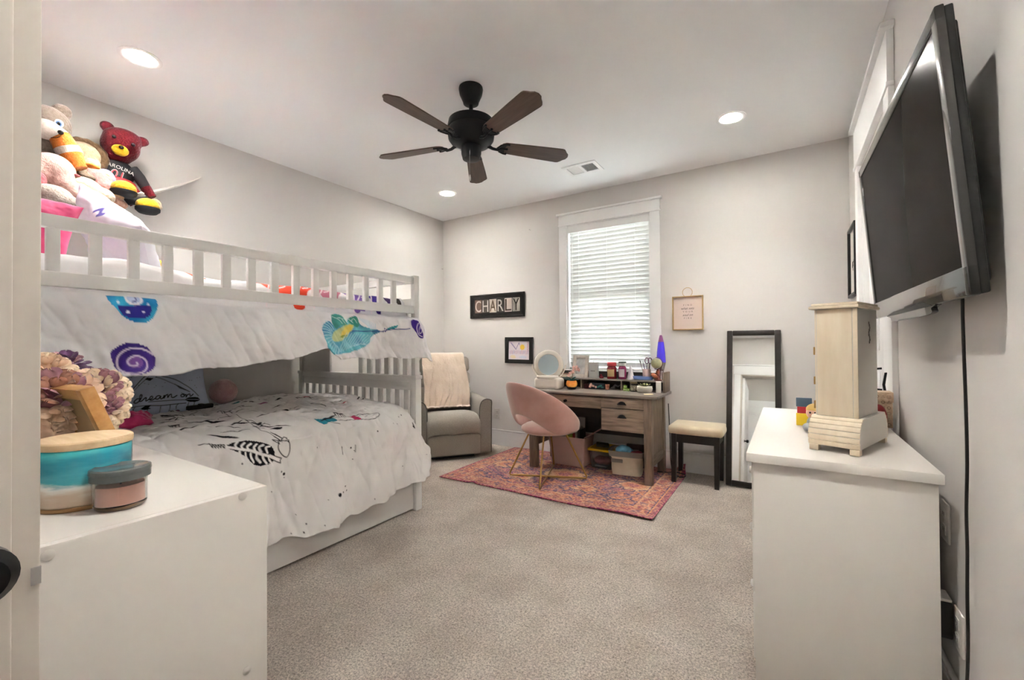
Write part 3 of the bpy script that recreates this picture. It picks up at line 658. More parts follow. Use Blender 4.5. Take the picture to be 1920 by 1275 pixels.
md = lc.modifiers.new('thick', 'SOLIDIFY'); md.thickness = .008; md.offset = -1

# ------------------------------------------------------------------ pillows
def pillow_grid(wd, ht, th, n=90, seed=0, wr=.006, pinch=.10):
    u, v = np.meshgrid(np.linspace(-1, 1, n), np.linspace(-1, 1, n), indexing='ij')
    e = np.clip((1-np.abs(u)**3.2)*(1-np.abs(v)**3.2), 0, 1)**.5
    x = u*wd/2*(1-pinch*(1-v*v)*0-pinch*np.abs(u)**3*(1-np.abs(v)**2)*.8)
    y = v*ht/2*(1-pinch*np.abs(v)**3*(1-np.abs(u)**2)*.8)
    rx = fbm(u*3+seed, v*3, 3, seed)
    z = th/2*e+wr*rx*e*2+wr*1.2*np.sin(14*(u*v)+seed)*(np.abs(u*v))*e
    return x, y, z, u, v
def pillow(name, label, wd, ht, th, mtx, m, colfn=None, seed=1, n=90, wr=.006, base='#e6e6ea'):
    x, y, z, u, v = pillow_grid(wd, ht, th, n, seed, wr)
    f = np.stack([x, y, z], -1); b = np.stack([x, y, -z*.9], -1)
    mb = MB(); mb.sheet(f); mb.sheet(b[:, ::-1])
    col = None
    if colfn:
        cf = Canvas(x, y, base, .004); colfn(cf)
        cb = Canvas(x, y, base, .004); col = np.concatenate([cf.c, cb.c])
    o = mb.build(name, m, None, 179, label=label, cat='pillow', col=col)
    o.matrix_world = mtx; W[o.name] = mtx; return o
def frame_mtx(c, ex, ey):
    ex, ey = Vector(ex).normalized(), Vector(ey).normalized(); ez = ex.cross(ey).normalized(); ey = ez.cross(ex)
    m = Matrix((ex, ey, ez)).transposed().to_4x4(); m.translation = Vector(c); return m
# dream on pillow leaning back on the wall side of the lower bunk
dm = frame_mtx((-3.452, 1.085, .925), (0, 1, 0), (-.30, 0, 1)); dinv = dm.inverted()
def dreamprint(c):
    pn = dm.to_3x3() @ Vector((0, 0, 1)); p0 = dm.translation+pn*.055
    def q(px, py):
        d = Vector(ray(px, py)); o = Vector((0, 0, EYE)); t = (p0-o).dot(pn)/d.dot(pn); l = dinv @ (o+d*t); return (l.x, l.y)
    K = lambda pts: [q(220+a*.13542, 690+b*.13542) for a, b in pts]
    S = lambda pts, wd=.005, col='#15141c', n=6: c.stroke(K(smoothpts(pts, n)), wd, col)
    # lettering: d r e a m  o n
    S([(315, 440), (270, 432), (232, 465), (240, 490), (280, 478), (318, 430), (330, 385), (312, 378), (300, 420), (305, 462), (330, 462), (355, 440)], .0062)
    S([(355, 440), (378, 418), (392, 422), (388, 452), (400, 458), (425, 440)], .0062)
    S([(425, 440), (465, 432), (480, 410), (462, 398), (440, 420), (448, 446), (480, 446), (515, 425)], .0062)
    S([(590, 395), (560, 388), (530, 405), (528, 432), (560, 432), (592, 398), (590, 425), (612, 428), (635, 405)], .0062)
    S([(635, 405), (640, 385), (640, 420), (660, 385), (685, 378), (690, 412), (712, 378), (735, 372), (742, 405), (770, 412), (815, 385)], .0062)
    S([(895, 365), (872, 378), (880, 402), (915, 398), (925, 372), (895, 362), (912, 380), (945, 372)], .0062)
    S([(945, 372), (948, 405), (965, 375), (1000, 362), (1005, 388), (1025, 385), (1048, 362)], .0062)
    # bow shaped frame and arrows
    S([(140, 380), (250, 250), (380, 120), (520, 95), (560, 100)], .0045); S([(165, 395), (270, 270), (400, 150)], .003)
    S([(520, 130), (650, 170), (800, 235), (930, 300), (1000, 335)], .0035); S([(540, 105), (760, 150), (920, 230), (1040, 310), (1130, 380)], .0045)
    for i in range(12): S([(800+i*16, 232+i*8), (850+i*13, 285+i*4)], .0028, n=1)
    c.fill(K([(370, 165), (400, 140), (495, 150), (440, 185)]), '#15141c')
    S([(430, 470), (700, 452), (960, 438)], .004); c.fill(K(smoothpts([(945, 435), (1000, 405), (1110, 400), (1160, 432), (1100, 460), (1000, 462)], 4, True)), '#15141c')
    S([(960, 432), (1140, 430)], .003, '#b9bfd4'); S([(0, 560), (80, 575), (230, 540), (420, 520), (640, 515), (960, 480)], .0045)
    c.fill(K(smoothpts([(330, 560), (400, 520), (470, 515), (440, 545), (470, 560), (380, 575)], 4, True)), '#15141c')
    for x0, y0, y1, dx in ((245, 545, 610, -15), (430, 560, 790, -15), (610, 520, 600, -5), (735, 510, 590, 0), (850, 490, 560, -20), (1000, 470, 640, -15), (1080, 470, 540, -5)): S([(x0, y0), (x0+dx*1.4, (y0+y1)/2), (x0+dx, y1)], .0036)
    S([(735, 590), (690, 650), (650, 730)], .0036); S([(735, 590), (750, 640), (720, 720)], .0036); S([(985, 640), (1040, 650), (1080, 610)], .003)
    for x0, y0, rx, ry, col in ((245, 690, 55, 62, '#2a8098'), (560, 665, 40, 40, '#a34a6f'), (855, 620, 48, 50, '#8c4f7a'), (1095, 580, 42, 42, '#5f9a8f')):
        e = [(x0+rx*math.cos(2*PI*i/14), y0+ry*math.sin(2*PI*i/14)) for i in range(15)]; c.fill(K([(a, b) for a, b in e if b < y0+8]), col, .85); S(e, .0028, n=1)
        for i in range(3): S([(x0-rx*.5+i*rx*.5, y0), (x0-rx*.4+i*rx*.4, y0+ry*1.1)], .0024, n=1)
    for i in range(26): c.dot(q(rr.uniform(232, 380), rr.uniform(706, 740)), .0022, '#33313c')
pillow('throw_pillow', 'pale blue pillow lettered dream on against the wall', .70, .44, .13, dm, M['print'], dreamprint, 4, 170, base='#c3cde2')
# fluffy ball cushion
furp = mat('pink_fur', '#b98f90', .95, var=('#c9a3a3', 25, 4), bump=(120, .8, .01), sheen=.8)
fb = MB().ball((0, 0, 0), (.088, .088, .088), n=48, k=32)
fb.v = [tuple(Vector(v)*(1+.05*float(fbm(np.array([v[0]*60+3.]), np.array([v[1]*60+v[2]*71]), 2, 3)[0]))) for v in fb.v]
fbo = fb.build('ball_cushion', furp, None, 179, label='fluffy dusty pink ball cushion beside the lettered pillow', cat='cushion'); fbo.location = (-3.44, 1.525, .845); W[fbo.name] = Matrix.Translation(fbo.location)
mag = mat('magenta_satin', '#b01a55', .35, var=('#d23a75', 12, 4), bump=(14, .8, .02), sheen=.3)
pillow('throw_pillow', 'shiny magenta cushion lying at the near end of the lower bunk', .26, .18, .075, frame_mtx((-2.74, .755, .80), (.3, 1, .05), (-1, .3, .10)), mag, seed=6, wr=.012)
MB(True).box((-3.08, 1.235, .796), (.03, .15, .028), (0, .1, .15), .008, 3).box((-3.065, 1.235, .806), (.03, .028, .02), (0, .1, .15), .004).build('hair_brush', M['black'], None, label='small black case lying below the lettered pillow', cat='case')
# upper bunk pillows
def upperprint(c):
    t = np.clip((c.v+.02)/.25, 0, 1)[:, None]*np.clip(.6-c.u*1.2, 0, 1)[:, None]; c.c = c.c*(1-t*.75)+np.array(lin('#d9b3cb'))*t*.75
    t = np.clip(fbm(c.u*4, c.v*7, 3, 5)*1.5+.3, 0, 1)[:, None]*.22; c.c = c.c*(1-t)+np.array(lin('#b8c6e4'))*t
    c.stroke(smoothpts([(-.02, .17), (.0, .185), (.03, .175), (.05, .18), (.02, .165)], 5), .012, '#4b3f9b')
pillow('bed_pillow', 'large white and lilac pillow propped up on the upper bunk', .62, .42, .19, frame_mtx((-2.88, .80, 1.70), (.55, .085, -.29), (.36, -.35, .85)), M['print'], upperprint, 9, 110, .012, base='#dfe2ea')
pillow('bed_pillow', 'bright pink pillow at the head of the upper bunk', .32, .34, .12, frame_mtx((-2.64, .415, 1.66), (.35, 1, -.15), (-.4, .15, 1)), mat('hot_pink_cotton', '#c8326e', .85, var=('#d9527f', 8, 4), bump=(300, .2, .002), sheen=.3), None, 12)
def endprint(c):
    c.fill([(.08, -.2), (.3, -.2), (.3, .2), (.12, .2)], '#4a3a86', .9)
    for i in range(8): c.stroke([(.05+i*.03, -.2), (.0+i*.03, .2)], .006, '#e8e6ea')
pillow('bed_pillow', 'flat white pillow with dark printed end on the upper bunk', .42, .32, .13, frame_mtx((-3.34, .93, 1.60), (.1, 1, 0), (-1, .1, .15)), M['print'], endprint, 15, 80, base='#e4e2e2')
MB(True).ball((-3.10, 1.035, 1.59), (.03, .03, .055)).ball((-3.10, 1.035, 1.655), (.022, .022, .022)).build('bath_toy', mat('yellow_vinyl', '#e6b52a', .4), None, label='small yellow toy standing beside the upper bunk pillows', cat='toy')
# ================================================================== dressers
dl = thing('dresser', 'low white dresser with plain flush side beside the bunk bed', 'dresser', (-1.62, .35, 0))
DLX0, DLX1, DLY0, DLY1, DLZ = -2.17, -1.076, .13, .574, .83
MB(True).bx(DLX1-.018, DLX1, DLY0, DLY1, .0, DLZ-.0005, .0008).build('side_panel', M['white'], dl)
MB(True).bx(DLX0, DLX0+.018, DLY0, DLY1, .0, DLZ-.0005, .0008).build('side_panel', M['white'], dl)
MB(True).bx(DLX0+.018, DLX1-.018, DLY0, DLY1, DLZ-.02, DLZ, .0008).build('top', M['white'], dl)
MB(True).bx(DLX0+.018, DLX1-.018, DLY0, DLY0+.008, .02, DLZ-.02).bx(DLX0+.018, DLX1-.018, DLY0, DLY1-.03, .04, .06).build('back_panel', M['white'], dl)
for cx in (-1.355, -1.892):
    for k in range(3):
        z0 = .07+k*.246; d = MB(True).bx(cx-.258, cx+.258, DLY1-.019, DLY1-.001, z0, z0+.238, .002).build('drawer', M['white'], dl)
        MB(True).bx(cx-.24, cx+.24, DLY0+.03, DLY1-.019, z0+.02, z0+.2).build('drawer_box', M['white'], d)
for px, py in ((455, 930), (90, 1041), (463, 1257)):
    p = at(px, py, 'x', DLX1)
    MB(True).lathe([(.0095, 0), (.0095, .0012), (.006, .0026), (0, .003)], (DLX1, p[1], p[2]), 20, (0, PI/2, 0)).build('screw_cap', M['white'], dl)

dd = thing('dresser', 'tall white dresser with overhanging top under the television', 'dresser', (.12, 2.3, 0))
MB(True).bx(-.126, .37, 1.69, 2.92, .762, .792, .0025).build('top', M['white'], dd)
MB(True).bx(-.105, .36, 1.706, 1.726, .0, .762, .001).build('side_panel', M['white'], dd)
MB(True).bx(-.105, .36, 2.884, 2.904, .0, .762, .001).build('side_panel', M['white'], dd)
MB(True).bx(.35, .36, 1.726, 2.884, .03, .762).bx(-.095, .35, 1.726, 2.884, .05, .07).build('carcass', M['white'], dd)
for y0 in (1.729, 2.307):
    for k in range(3):
        z0 = .075+k*.229
        d = MB(True).bx(-.112, -.094, y0, y0+.574, z0, z0+.222, .002).build('drawer', M['white'], dd)
        MB(True).lathe([(.012, 0), (.007, .006), (.007, .014), (.014, .02), (.013, .026), (0, .028)], (-.112, y0+.287, z0+.12), 14, (0, -PI/2, 0)).build('knob', M['white'], d)

# ================================================================== rug
RX0, RX1, RY0, RY1 = -2.61, -.765, 2.895, 4.155
nx, ny = 620, 424
u, v = np.meshgrid(np.linspace(0, 1, nx), np.linspace(0, 1, ny), indexing='ij')
X = RX0+u*(RX1-RX0); Y = RY0+v*(RY1-RY0)
Z = .010+.0035*fbm(X*3, Y*3, 3, 5)+.012*np.exp(-((X+2.25)/.035)**2)*sstep(3.10, 2.89, Y)+.010*sstep(2.99, 2.89, Y)*(.5+.5*np.sin(X*6.5+1.2))*sstep(-2.1, -1.4, X)
curl = sstep(-.93, -.765, X)*sstep(3.98, 4.155, Y); Z = Z+.075*curl**1.3
Yr = Y-.04*curl+.006*np.sin(X*5); Xr = X-.02*curl
cv = Canvas((X-(RX0+RX1)/2), (Y-(RY0+RY1)/2), '#c97a54', .004)
U_, V_ = cv.u, cv.v; hx, hy = (RX1-RX0)/2, (RY1-RY0)/2
pal = [np.array(lin(c)) for c in ('#b2714f', '#8b4756', '#544468', '#33355a', '#c09a74', '#98596a', '#6f4a66', '#bf8152')]
n1 = fbm(U_*34, V_*34, 3, 3); n2 = fbm(U_*7+3, V_*7, 3, 9); n3 = fbm(U_*90, V_*90, 2, 17)
def mixc(c, a, col): return c*(1-a[:, None])+col*a[:, None]
c = np.tile(pal[1], (U_.size, 1))
ang = np.abs(U_)/hx; rad = np.abs(U_)/.62+np.abs(V_)/.40                 # diamond field
c = mixc(c, sstep(-.05, .12, n1+.4*n2), pal[5]); c = mixc(c, sstep(.02, .16, n2+.35*n1), pal[0])
c = mixc(c, .9*sstep(-.01, .12, -n1-.2*n2), pal[2])
band = .5+.5*np.sin(rad*19); c = mixc(c, .55*sstep(.45, .8, band), pal[7]); c = mixc(c, .6*sstep(.8, .97, band), pal[2])
for (cx_, cy_, r) in ((0, 0, .2), (-.62, .0, .15), (.62, 0, .15), (-.3, .26, .09), (.3, .26, .09), (.3, -.27, .10), (-.3, -.27, .1)):
    d = np.hypot(U_-cx_, (V_-cy_)*1.25)+.04*n1; th = np.arctan2(V_-cy_, U_-cx_)
    c = mixc(c, .9*sstep(r*1.2, r*1.05, d+.018*np.cos(8*th)), pal[3]); c = mixc(c, .95*sstep(r, r*.88, d+.015*np.cos(8*th)), pal[4])
    c = mixc(c, .9*sstep(r*.66, r*.5, d), pal[0]); c = mixc(c, .9*sstep(r*.36, r*.25, d), pal[1])
zz = np.abs(((U_*5.2) % 1)-.5)*.16
for vv, w_ in ((-.36, .012), (.36, .012)): c = mixc(c, .85*sstep(w_*1.8, w_*.6, np.abs(V_-vv+zz-.04)), pal[3])
for s_x in (-1, 1): c = mixc(c, .8*sstep(.03, .008, np.abs(U_-s_x*.55+np.abs(((V_*6) % 1)-.5)*.18)), pal[3])
bd = np.minimum(hx-np.abs(U_), hy-np.abs(V_))                             # distance to the rug edge
inb = sstep(.185, .18, bd); c = mixc(c, .75*inb, pal[0]); 
ros = .5+.5*np.sin(U_*38)*np.sin(V_*38); c = mixc(c, inb*.8*sstep(.55, .8, ros+.8*n1), pal[2]); c = mixc(c, inb*.8*sstep(.30, .1, ros+.8*n1), pal[1]); c = mixc(c, inb*.7*sstep(.1, .3, n1), pal[4])
for e, w_, col in ((.18, .005, 3), (.165, .006, 4), (.055, .006, 3), (.045, .006, 7)): c = mixc(c, sstep(w_, w_*.3, np.abs(bd-e)), pal[col])
c = mixc(c, sstep(.04, .036, bd)*.8, pal[1]); c = mixc(c, sstep(.012, .009, bd), np.array(lin('#8d2f55')))
c = mixc(c, .45*sstep(-.1, .35, n3), np.array(lin('#d9a98a'))); c = mixc(c, .45*sstep(.1, .4, -n3), np.array(lin('#3a2f52')))
cv.c = c
M['rug'] = mat('rug_wool', 'Col', 1., spec=.1, bump=(350, .5, .004), sheen=.2)
rg = MB().sheet(np.stack([Xr, Yr, Z], -1)).build('rug', M['rug'], None, 179, label='orange and purple distressed medallion rug under the desk', cat='rug', col=cv.c)
md = rg.modifiers.new('thick', 'SOLIDIFY'); md.thickness = .007; md.offset = -1

# ================================================================== desk
def wood(name, a, b, stretch, sc=6): return mat(name, a, .55, var=(b, sc, 7, .22), stretch=stretch, bump=(40, .1, .002))
wdx = wood('desk_wood_x', '#6b5d50', '#9c8a78', (1, 9, 9)); wdz = wood('desk_wood_z', '#675a4e', '#927f6e', (9, 9, 1)); wdy = wood('desk_wood_y', '#6b5d50', '#968474', (9, 1, 9))
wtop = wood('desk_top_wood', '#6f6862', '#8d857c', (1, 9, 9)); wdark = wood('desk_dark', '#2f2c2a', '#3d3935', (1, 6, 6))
ds = thing('writing_desk', 'grey oak writing desk with drawers and low hutch under the window', 'desk', (-1.49, 3.8, 0))
TZ = .74; G = .012
MB(True).bx(-2.105, -.885, 3.545, 4.05, TZ-.024, TZ, .004).build('desktop', wtop, ds)
for x0, x1 in ((-2.085, -2.02), (-1.0, -.938)):
    for y0, y1 in ((3.565, 3.63), (3.985, 4.045)):
        t = MB(True); t.bx(x0, x1, y0, y1, G, TZ-.024, .003); o = t.build('leg', wdz, ds)
        if x0 < -2:
            for vv in o.data.vertices:
                if vv.co.z < .2: vv.co.x += .012 if vv.co.x+(-1.49) > -2.05 else .006
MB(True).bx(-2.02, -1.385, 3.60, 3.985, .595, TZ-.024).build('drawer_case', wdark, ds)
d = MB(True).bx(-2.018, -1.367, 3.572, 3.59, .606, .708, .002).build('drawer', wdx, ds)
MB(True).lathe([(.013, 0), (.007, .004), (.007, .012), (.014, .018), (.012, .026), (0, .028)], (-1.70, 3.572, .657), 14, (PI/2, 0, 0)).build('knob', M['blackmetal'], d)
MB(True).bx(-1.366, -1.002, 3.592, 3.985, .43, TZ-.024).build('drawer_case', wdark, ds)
for z0, z1 in ((.622, .708), (.428, .616)):
    d = MB(True).bx(-1.364, -1.002, 3.570, 3.592, z0, z1, .002).build('drawer', wdx, ds)
    zc = .664 if z0 > .5 else .553
    cup = MB(True); n = 14
    vs = []; fs = []
    for j in range(6):
        a = (PI/2)*j/5
        for i in range(n+1):
            b2 = PI*i/n; vs.append((-1.183+.034*math.cos(b2)*math.cos(a*.98), 3.570-.022*math.sin(a)-.001, zc-.008+.026*math.sin(b2)*math.cos(a*.98)))
    for j in range(5):
        for i in range(n): a = j*(n+1)+i; fs.append((a, a+1, a+n+2, a+n+1))
    cup.add(vs, fs).bx(-1.222, -1.144, 3.5675, 3.571, zc-.012, zc-.004, .001).build('cup_pull', M['blackmetal'], d, 60)
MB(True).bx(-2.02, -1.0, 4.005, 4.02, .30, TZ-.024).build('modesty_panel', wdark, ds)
MB(True).bx(-.965, -.950, 3.63, 3.985, .20, TZ-.024).build('side_panel', wdz, ds)
MB(True).bx(-.968, -.945, 3.63, 3.985, .15, .235, .002).build('side_rail', wdy, ds)
MB(True).bx(-2.07, -2.052, 3.63, 3.985, .20, TZ-.024).build('side_panel', wdz, ds)
# hutch
hut = MB(True).bx(-1.955, -.897, 3.86, 4.03, .827, .842, .002).build('hutch_shelf', wtop, ds)
MB(True).bx(-.915, -.895, 3.86, 4.04, TZ, .915, .002).build('hutch_side', wdz, ds)
MB(True).bx(-1.96, -1.94, 3.86, 4.04, TZ, .915, .002).build('hutch_side', wdz, ds)
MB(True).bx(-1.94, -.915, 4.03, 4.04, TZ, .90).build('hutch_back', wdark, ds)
for x in (-1.675, -1.285): MB(True).bx(x-.006, x+.006, 3.865, 4.03, TZ, .827).build('divider', wdx, ds)

# ================================================================== pink chair
fc = math.radians(67)
ch = thing('accent_chair', 'blush pink velvet loop back chair with brass rod legs', 'chair', (-1.755, 3.32, 0), fc-PI/2)      # local +y = facing
vel = mat('pink_velvet', '#a98078', .8, var=('#c09a91', 5, 4, .25), bump=(160, .12, .003), sheen=.9, spec=.25)
MB().lathe([(0, .405), (.15, .405), (.21, .418), (.235, .440), (.232, .462), (.20, .482), (.12, .492), (0, .495)], (0, .01, 0), 48).build('seat', vel, ch, 70, fix=True)
nphi, nt_ = 96, 40; vs = []; fs = []
Phi = math.radians(128)
for i in range(nphi+1):
    ph = -Phi+2*Phi*i/nphi; a = -PI/2+ph; e = abs(ph)/Phi
    ztop = .515+.345*math.cos(min(e, 1)*PI/2)**1.25; zbot = .435+.155*math.cos(min(abs(ph)/math.radians(72), 1)*PI/2)**1.6
    tipf = max(0, (e-.86)/.14); mid = (ztop+zbot)/2; hh = (ztop-zbot)/2*math.sqrt(max(0, 1-tipf**2)); 
    for j in range(nt_):
        t = 2*PI*j/nt_; s1, c1 = math.sin(t), math.cos(t)
        zz_ = mid+hh*math.copysign(abs(s1)**.75, s1); th_ = .026*max(.25, math.sqrt(max(0, 1-tipf**2)))*math.copysign(abs(c1)**.7, c1)
        lean = .25*(zz_-.44); rr_ = .258+lean*(1-.45*e)+th_
        vs.append((rr_*math.cos(a), rr_*math.sin(a), zz_))
for i in range(nphi):
    for j in range(nt_):
        a, b = i*nt_+j, i*nt_+(j+1) % nt_; fs.append((a, a+nt_, b+nt_, b))
fs += [tuple(range(nt_)), tuple(nphi*nt_+j for j in range(nt_))[::-1]]
MB().add(vs, fs).build('backrest', vel, ch, 179, fix=True)
FL = [(-1.663, 3.003), (-1.441, 3.441), (-1.884, 3.690), (-2.065, 3.184)]
inv = wm(ch).inverted(); fl = [inv @ Vector((x, y, .017)) for x, y in FL]
for a, b in ((0, 2), (3, 1)):
    A, B = fl[a], fl[b]; dz = .0085 if a == 3 else 0
    ta = Vector((A.x*.44, A.y*.44, .42)); tb = Vector((B.x*.44, B.y*.44, .42)); A = A+Vector((0, 0, dz+.009)); B = B+Vector((0, 0, dz+.009))
    def near(p, q_, d): return p+(q_-p).normalized()*d
    pts = [ta, near(A, ta, .05), near(A, ta, .02), near(A, B, .012), near(A, B, .04), near(B, A, .04), near(B, A, .012), near(B, tb, .02), near(B, tb, .05), tb]
    MB().tube(pts, .0078, 12).build('leg_frame', M['gold'], ch, 60)
MB().lathe([(.12, .40), (.12, .41), (.0, .41)], (0, 0, 0), 20).build('seat_plate', M['gold'], ch)

# ================================================================== recliner
ra = math.radians(50.4); w2 = Vector((math.cos(ra), math.sin(ra), 0)); n2_ = Vector((math.sin(ra), -math.cos(ra), 0))
# local x = width axis, local y = towards the back (-facing)
org = Vector((-2.848, 3.388, 0))
rc = thing('recliner', 'grey tweed recliner armchair with welted arms in the corner', 'armchair', org, ra)
twd = mat('grey_tweed', '#837d75', .95, var=('#9b958c', 130, 3, .25), bump=(260, .35, .003), sheen=.2, spec=.2, stretch=(1, 1, 2.2))
welt = mat('welt_dark', '#5b5752', .9)
SW = .272                                   # half seat width
MB().bx(-SW, SW, .0, .05, .045, .26, .018, 3).build('footrest_panel', twd, rc)
s0 = MB(); n = 40
P = []
for i in range(n+1):
    t = i/n; x = -SW+2*SW*t; e = abs(2*t-1)
    row = []
    for j in range(25):
        s1 = j/24; 
        prof = smoothpts([(-.005, .262+.02*e), (-.03, .30), (-.035, .36), (-.012, .425), (.06, .462), (.2, .468), (.40, .45)], 8)
        k = s1*(len(prof)-1); k0 = int(min(k, len(prof)-2)); pt = prof[k0]*(1-(k-k0))+prof[k0+1]*(k-k0)
        sh = (1-e**5)**.5 if e < 1 else 0
        row.append((x*(1-.0), float(pt[0]+.03*(1-sh)), float(pt[1]-.05*(1-sh)-.012*(1-math.cos((2*t-1)*PI/2))*(1 if s1 < .2 else 0))))
    P.append(row)
s0.sheet(np.array(P)).build('seat_cushion', twd, rc, 179)
MB().bx(-SW, SW, .03, .62, .06, .40).build('seat_base', twd, rc)
for sg in (-1, 1):
    # arm: rounded outward flaring top
    pr = smoothpts([(0, .05), (0, .25), (-.004, .45), (.004, .54), (.03, .585), (.07, .60), (.11, .592), (.125, .575), (.125, .50), (.122, .25), (.12, .05)], 5)
    pl = [(sg*(SW+a), b) for a, b in pr]
    arm = MB().prism(pl, .70, (0, .035, 0), (1, 0, 0), (0, 0, 1), (0, 1, 0))
    ao = arm.build('arm', twd, rc, 50, fix=True)
    MB().tube([(a, .034, b) for a, b in pl], .0045, 6).build('welt', welt, ao)
# back: three rolls
bk = MB(); lean = math.radians(14)
for z0, z1, th in ((.44, .70, .15), (.70, .85, .17), (.85, 1.02, .15)):
    bk.box((0, .50+.25*((z0+z1)/2-.44), (z0+z1)/2), (2*SW+.02, th, z1-z0+.012), (-lean, 0, 0), .05, 5)
bk.box((0, .60, .62), (2*SW-.02, .10, .78), (-lean, 0, 0), .03, 3)
bk.build('backrest', twd, rc, 60)
MB().bx(-SW+.05, SW-.05, .08, .6, .012, .06).build('base', M['black'], rc)
# throw over the backrest
thm = mat('plush_throw', '#b3a190', .95, var=('#c8b8a8', 6, 5, .25), bump=(60, .5, .01), sheen=.9)
sec2, a2 = resample([(.79, .80), (.775, .95), (.72, 1.045), (.65, 1.055), (.585, 1.03), (.535, .92), (.50, .80), (.455, .66), (.425, .56), (.405, .488), (.34, .474)], 120)
xx = np.linspace(-1, 1, 120)[None, :]; ss = np.linspace(0, 1, 120)[:, None]
wdh = .225+.03*ss; Xl = xx*wdh+.012*np.sin(ss*9+1)+.0*ss-.012
rip = .016*np.sin(xx*13+4*ss+3*fbm(xx*2+3, ss*3, 2, 3))*sstep(.45, .95, ss)+.022*fbm(xx*2.5+ss*0, ss*5, 3, 33)
Yl = sec2[:, :1]-.012-np.abs(rip)*.9+0*xx; Zl = sec2[:, 1:]+.012*sstep(.5, .2, ss)+0*xx+.012*sstep(.8, 1, ss)+np.abs(rip)*.5*sstep(.8, 1., ss)
tb_ = MB(); inv = Matrix.Translation(org) @ Matrix.Rotation(ra, 4, 'Z')
Q = np.stack([Xl, Yl, Zl], -1); R3 = np.array(inv.to_3x3()); Q = Q @ R3.T+np.array(org)
tt = tb_.sheet(Q).build('throw_blanket', thm, None, 179, label='beige plush throw draped over the grey recliner', cat='blanket')
md = tt.modifiers.new('thick', 'SOLIDIFY'); md.thickness = .010; md.offset = 1

# ================================================================== stool
st = thing('vanity_stool', 'black wooden stool with cream padded seat beside the mirror', 'stool', (-.64, 3.945, 0))
for x, y in ((-.815, 3.805), (-.487, 3.805), (-.815, 4.075), (-.487, 4.075)):
    o = MB(True); sx = 1 if x < -.6 else -1
    o.add([(x-.02, y-.02, .0), (x+.02-.006, y-.02, .0), (x+.02-.006, y+.02-.006, .0), (x-.02, y+.02-.006, .0), (x-.02, y-.02, .415), (x+.022, y-.02, .415), (x+.022, y+.022, .415), (x-.02, y+.022, .415)], [(3, 2, 1, 0), (4, 5, 6, 7), (0, 1, 5, 4), (1, 2, 6, 5), (2, 3, 7, 6), (3, 0, 4, 7)]).build('leg', M['blackwood'], st)
MB(True).bx(-.815, -.487, 3.79, 3.812, .345, .415).bx(-.815, -.487, 4.068, 4.09, .345, .415).bx(-.83, -.808, 3.805, 4.075, .345, .415).bx(-.494, -.472, 3.805, 4.075, .345, .415).build('apron', M['blackwood'], st)
cr = mat('cream_suede', '#cdbd9f', .9, var=('#d6c8ae', 8, 4), sheen=.4, bump=(200, .1, .002))
MB(True).box((-.65, 3.94, .447), (.425, .33, .078), None, .032, 6).build('seat', cr, st, 179)

# ================================================================== leaning mirror
mth = math.atan2(.225, 1.262); 
mi = thing('floor_mirror', 'tall dark framed mirror leaning on the wall beside the stool', 'mirror', (-.245, 3.925, .012), rot=(-mth, 0, 0))
MW, MH, MF = .394, 1.28, .043
for nm, args in (('stile', (-MW/2, -MW/2+MF, 0, .028, 0, MH)), ('stile', (MW/2-MF, MW/2, 0, .028, 0, MH)), ('rail', (-MW/2+MF, MW/2-MF, 0, .028, 0, MF)), ('rail', (-MW/2+MF, MW/2-MF, 0, .028, MH-MF, MH))): MB().bx(*args, .006, 3).build(nm, M['blackwood'], mi)
MB().bx(-MW/2+MF-.003, MW/2-MF+.003, .012, .016, MF-.003, MH-MF+.003).build('glass', M['mirror'], mi)
MB().bx(-MW/2+.01, MW/2-.01, .02, .026, .01, MH-.01).build('backing', M['black'], mi)

# ================================================================== television
tvm = Matrix(((0, 0, 0, 0),)*4)
def tvframe():
    yaw, tilt, roll = -.0114, .0788, 0.
    w_ = np.array([math.sin(yaw), math.cos(yaw), 0]); nn = np.array([-math.cos(yaw), math.sin(yaw), 0])
    up = np.array([0, 0, 1.])*math.cos(tilt)+nn*math.sin(tilt)
    w3 = w_*math.cos(roll)+up*math.sin(roll); up3 = up*math.cos(roll)-w_*math.sin(roll)
    n3 = np.cross(up3, w3)      # towards the viewer side
    if n3[0] > 0: n3 = -n3
    return w3, up3, n3
w3, up3, n3 = tvframe()
mt = Matrix((Vector(w3), Vector(up3), Vector(n3))).transposed().to_4x4(); mt.translation = Vector((.3134, 1.9448, 1.6085))
tv = thing('television', 'large black flat television tilted on the wall above the dresser', 'television', (0, 0, 0)); tv.matrix_world = mt; W[tv.name] = mt
# local x = along wall (away from the doorway), y = up, z = out of the screen
TW, TH = 1.154, .676
bez = mat('tv_bezel', '#3b3a39', .22, metal=.2, coat=.6); scr = mat('tv_screen', '#282421', .22, spec=.004); tvb = mat('tv_back', '#141414', .5)
fr = MB(); B1, B2 = .036, .07
fr.bx(-TW/2, TW/2, TH/2-B1, TH/2, -.018, 0, .004).bx(-TW/2, TW/2, -TH/2, -TH/2+B2, -.018, 0, .004).bx(-TW/2, -TW/2+B1, -TH/2, TH/2, -.018, 0, .004).bx(TW/2-B1, TW/2, -TH/2, TH/2, -.018, 0, .004)
fr.build('bezel', bez, tv)
MB().bx(-TW/2+B1-.002, TW/2-B1+.002, -TH/2+B2-.002, TH/2-B1+.002, -.008, -.004).build('screen', scr, tv)
MB().bx(-TW/2+.004, TW/2-.004, -TH/2+.004, TH/2-.004, -.034, -.016, .004).build('rim', tvb, tv)
MB().bx(-TW/2+.03, TW/2-.08, -TH/2+.03, TH/2-.03, -.046, -.032, .010).build('back_housing', tvb, tv)
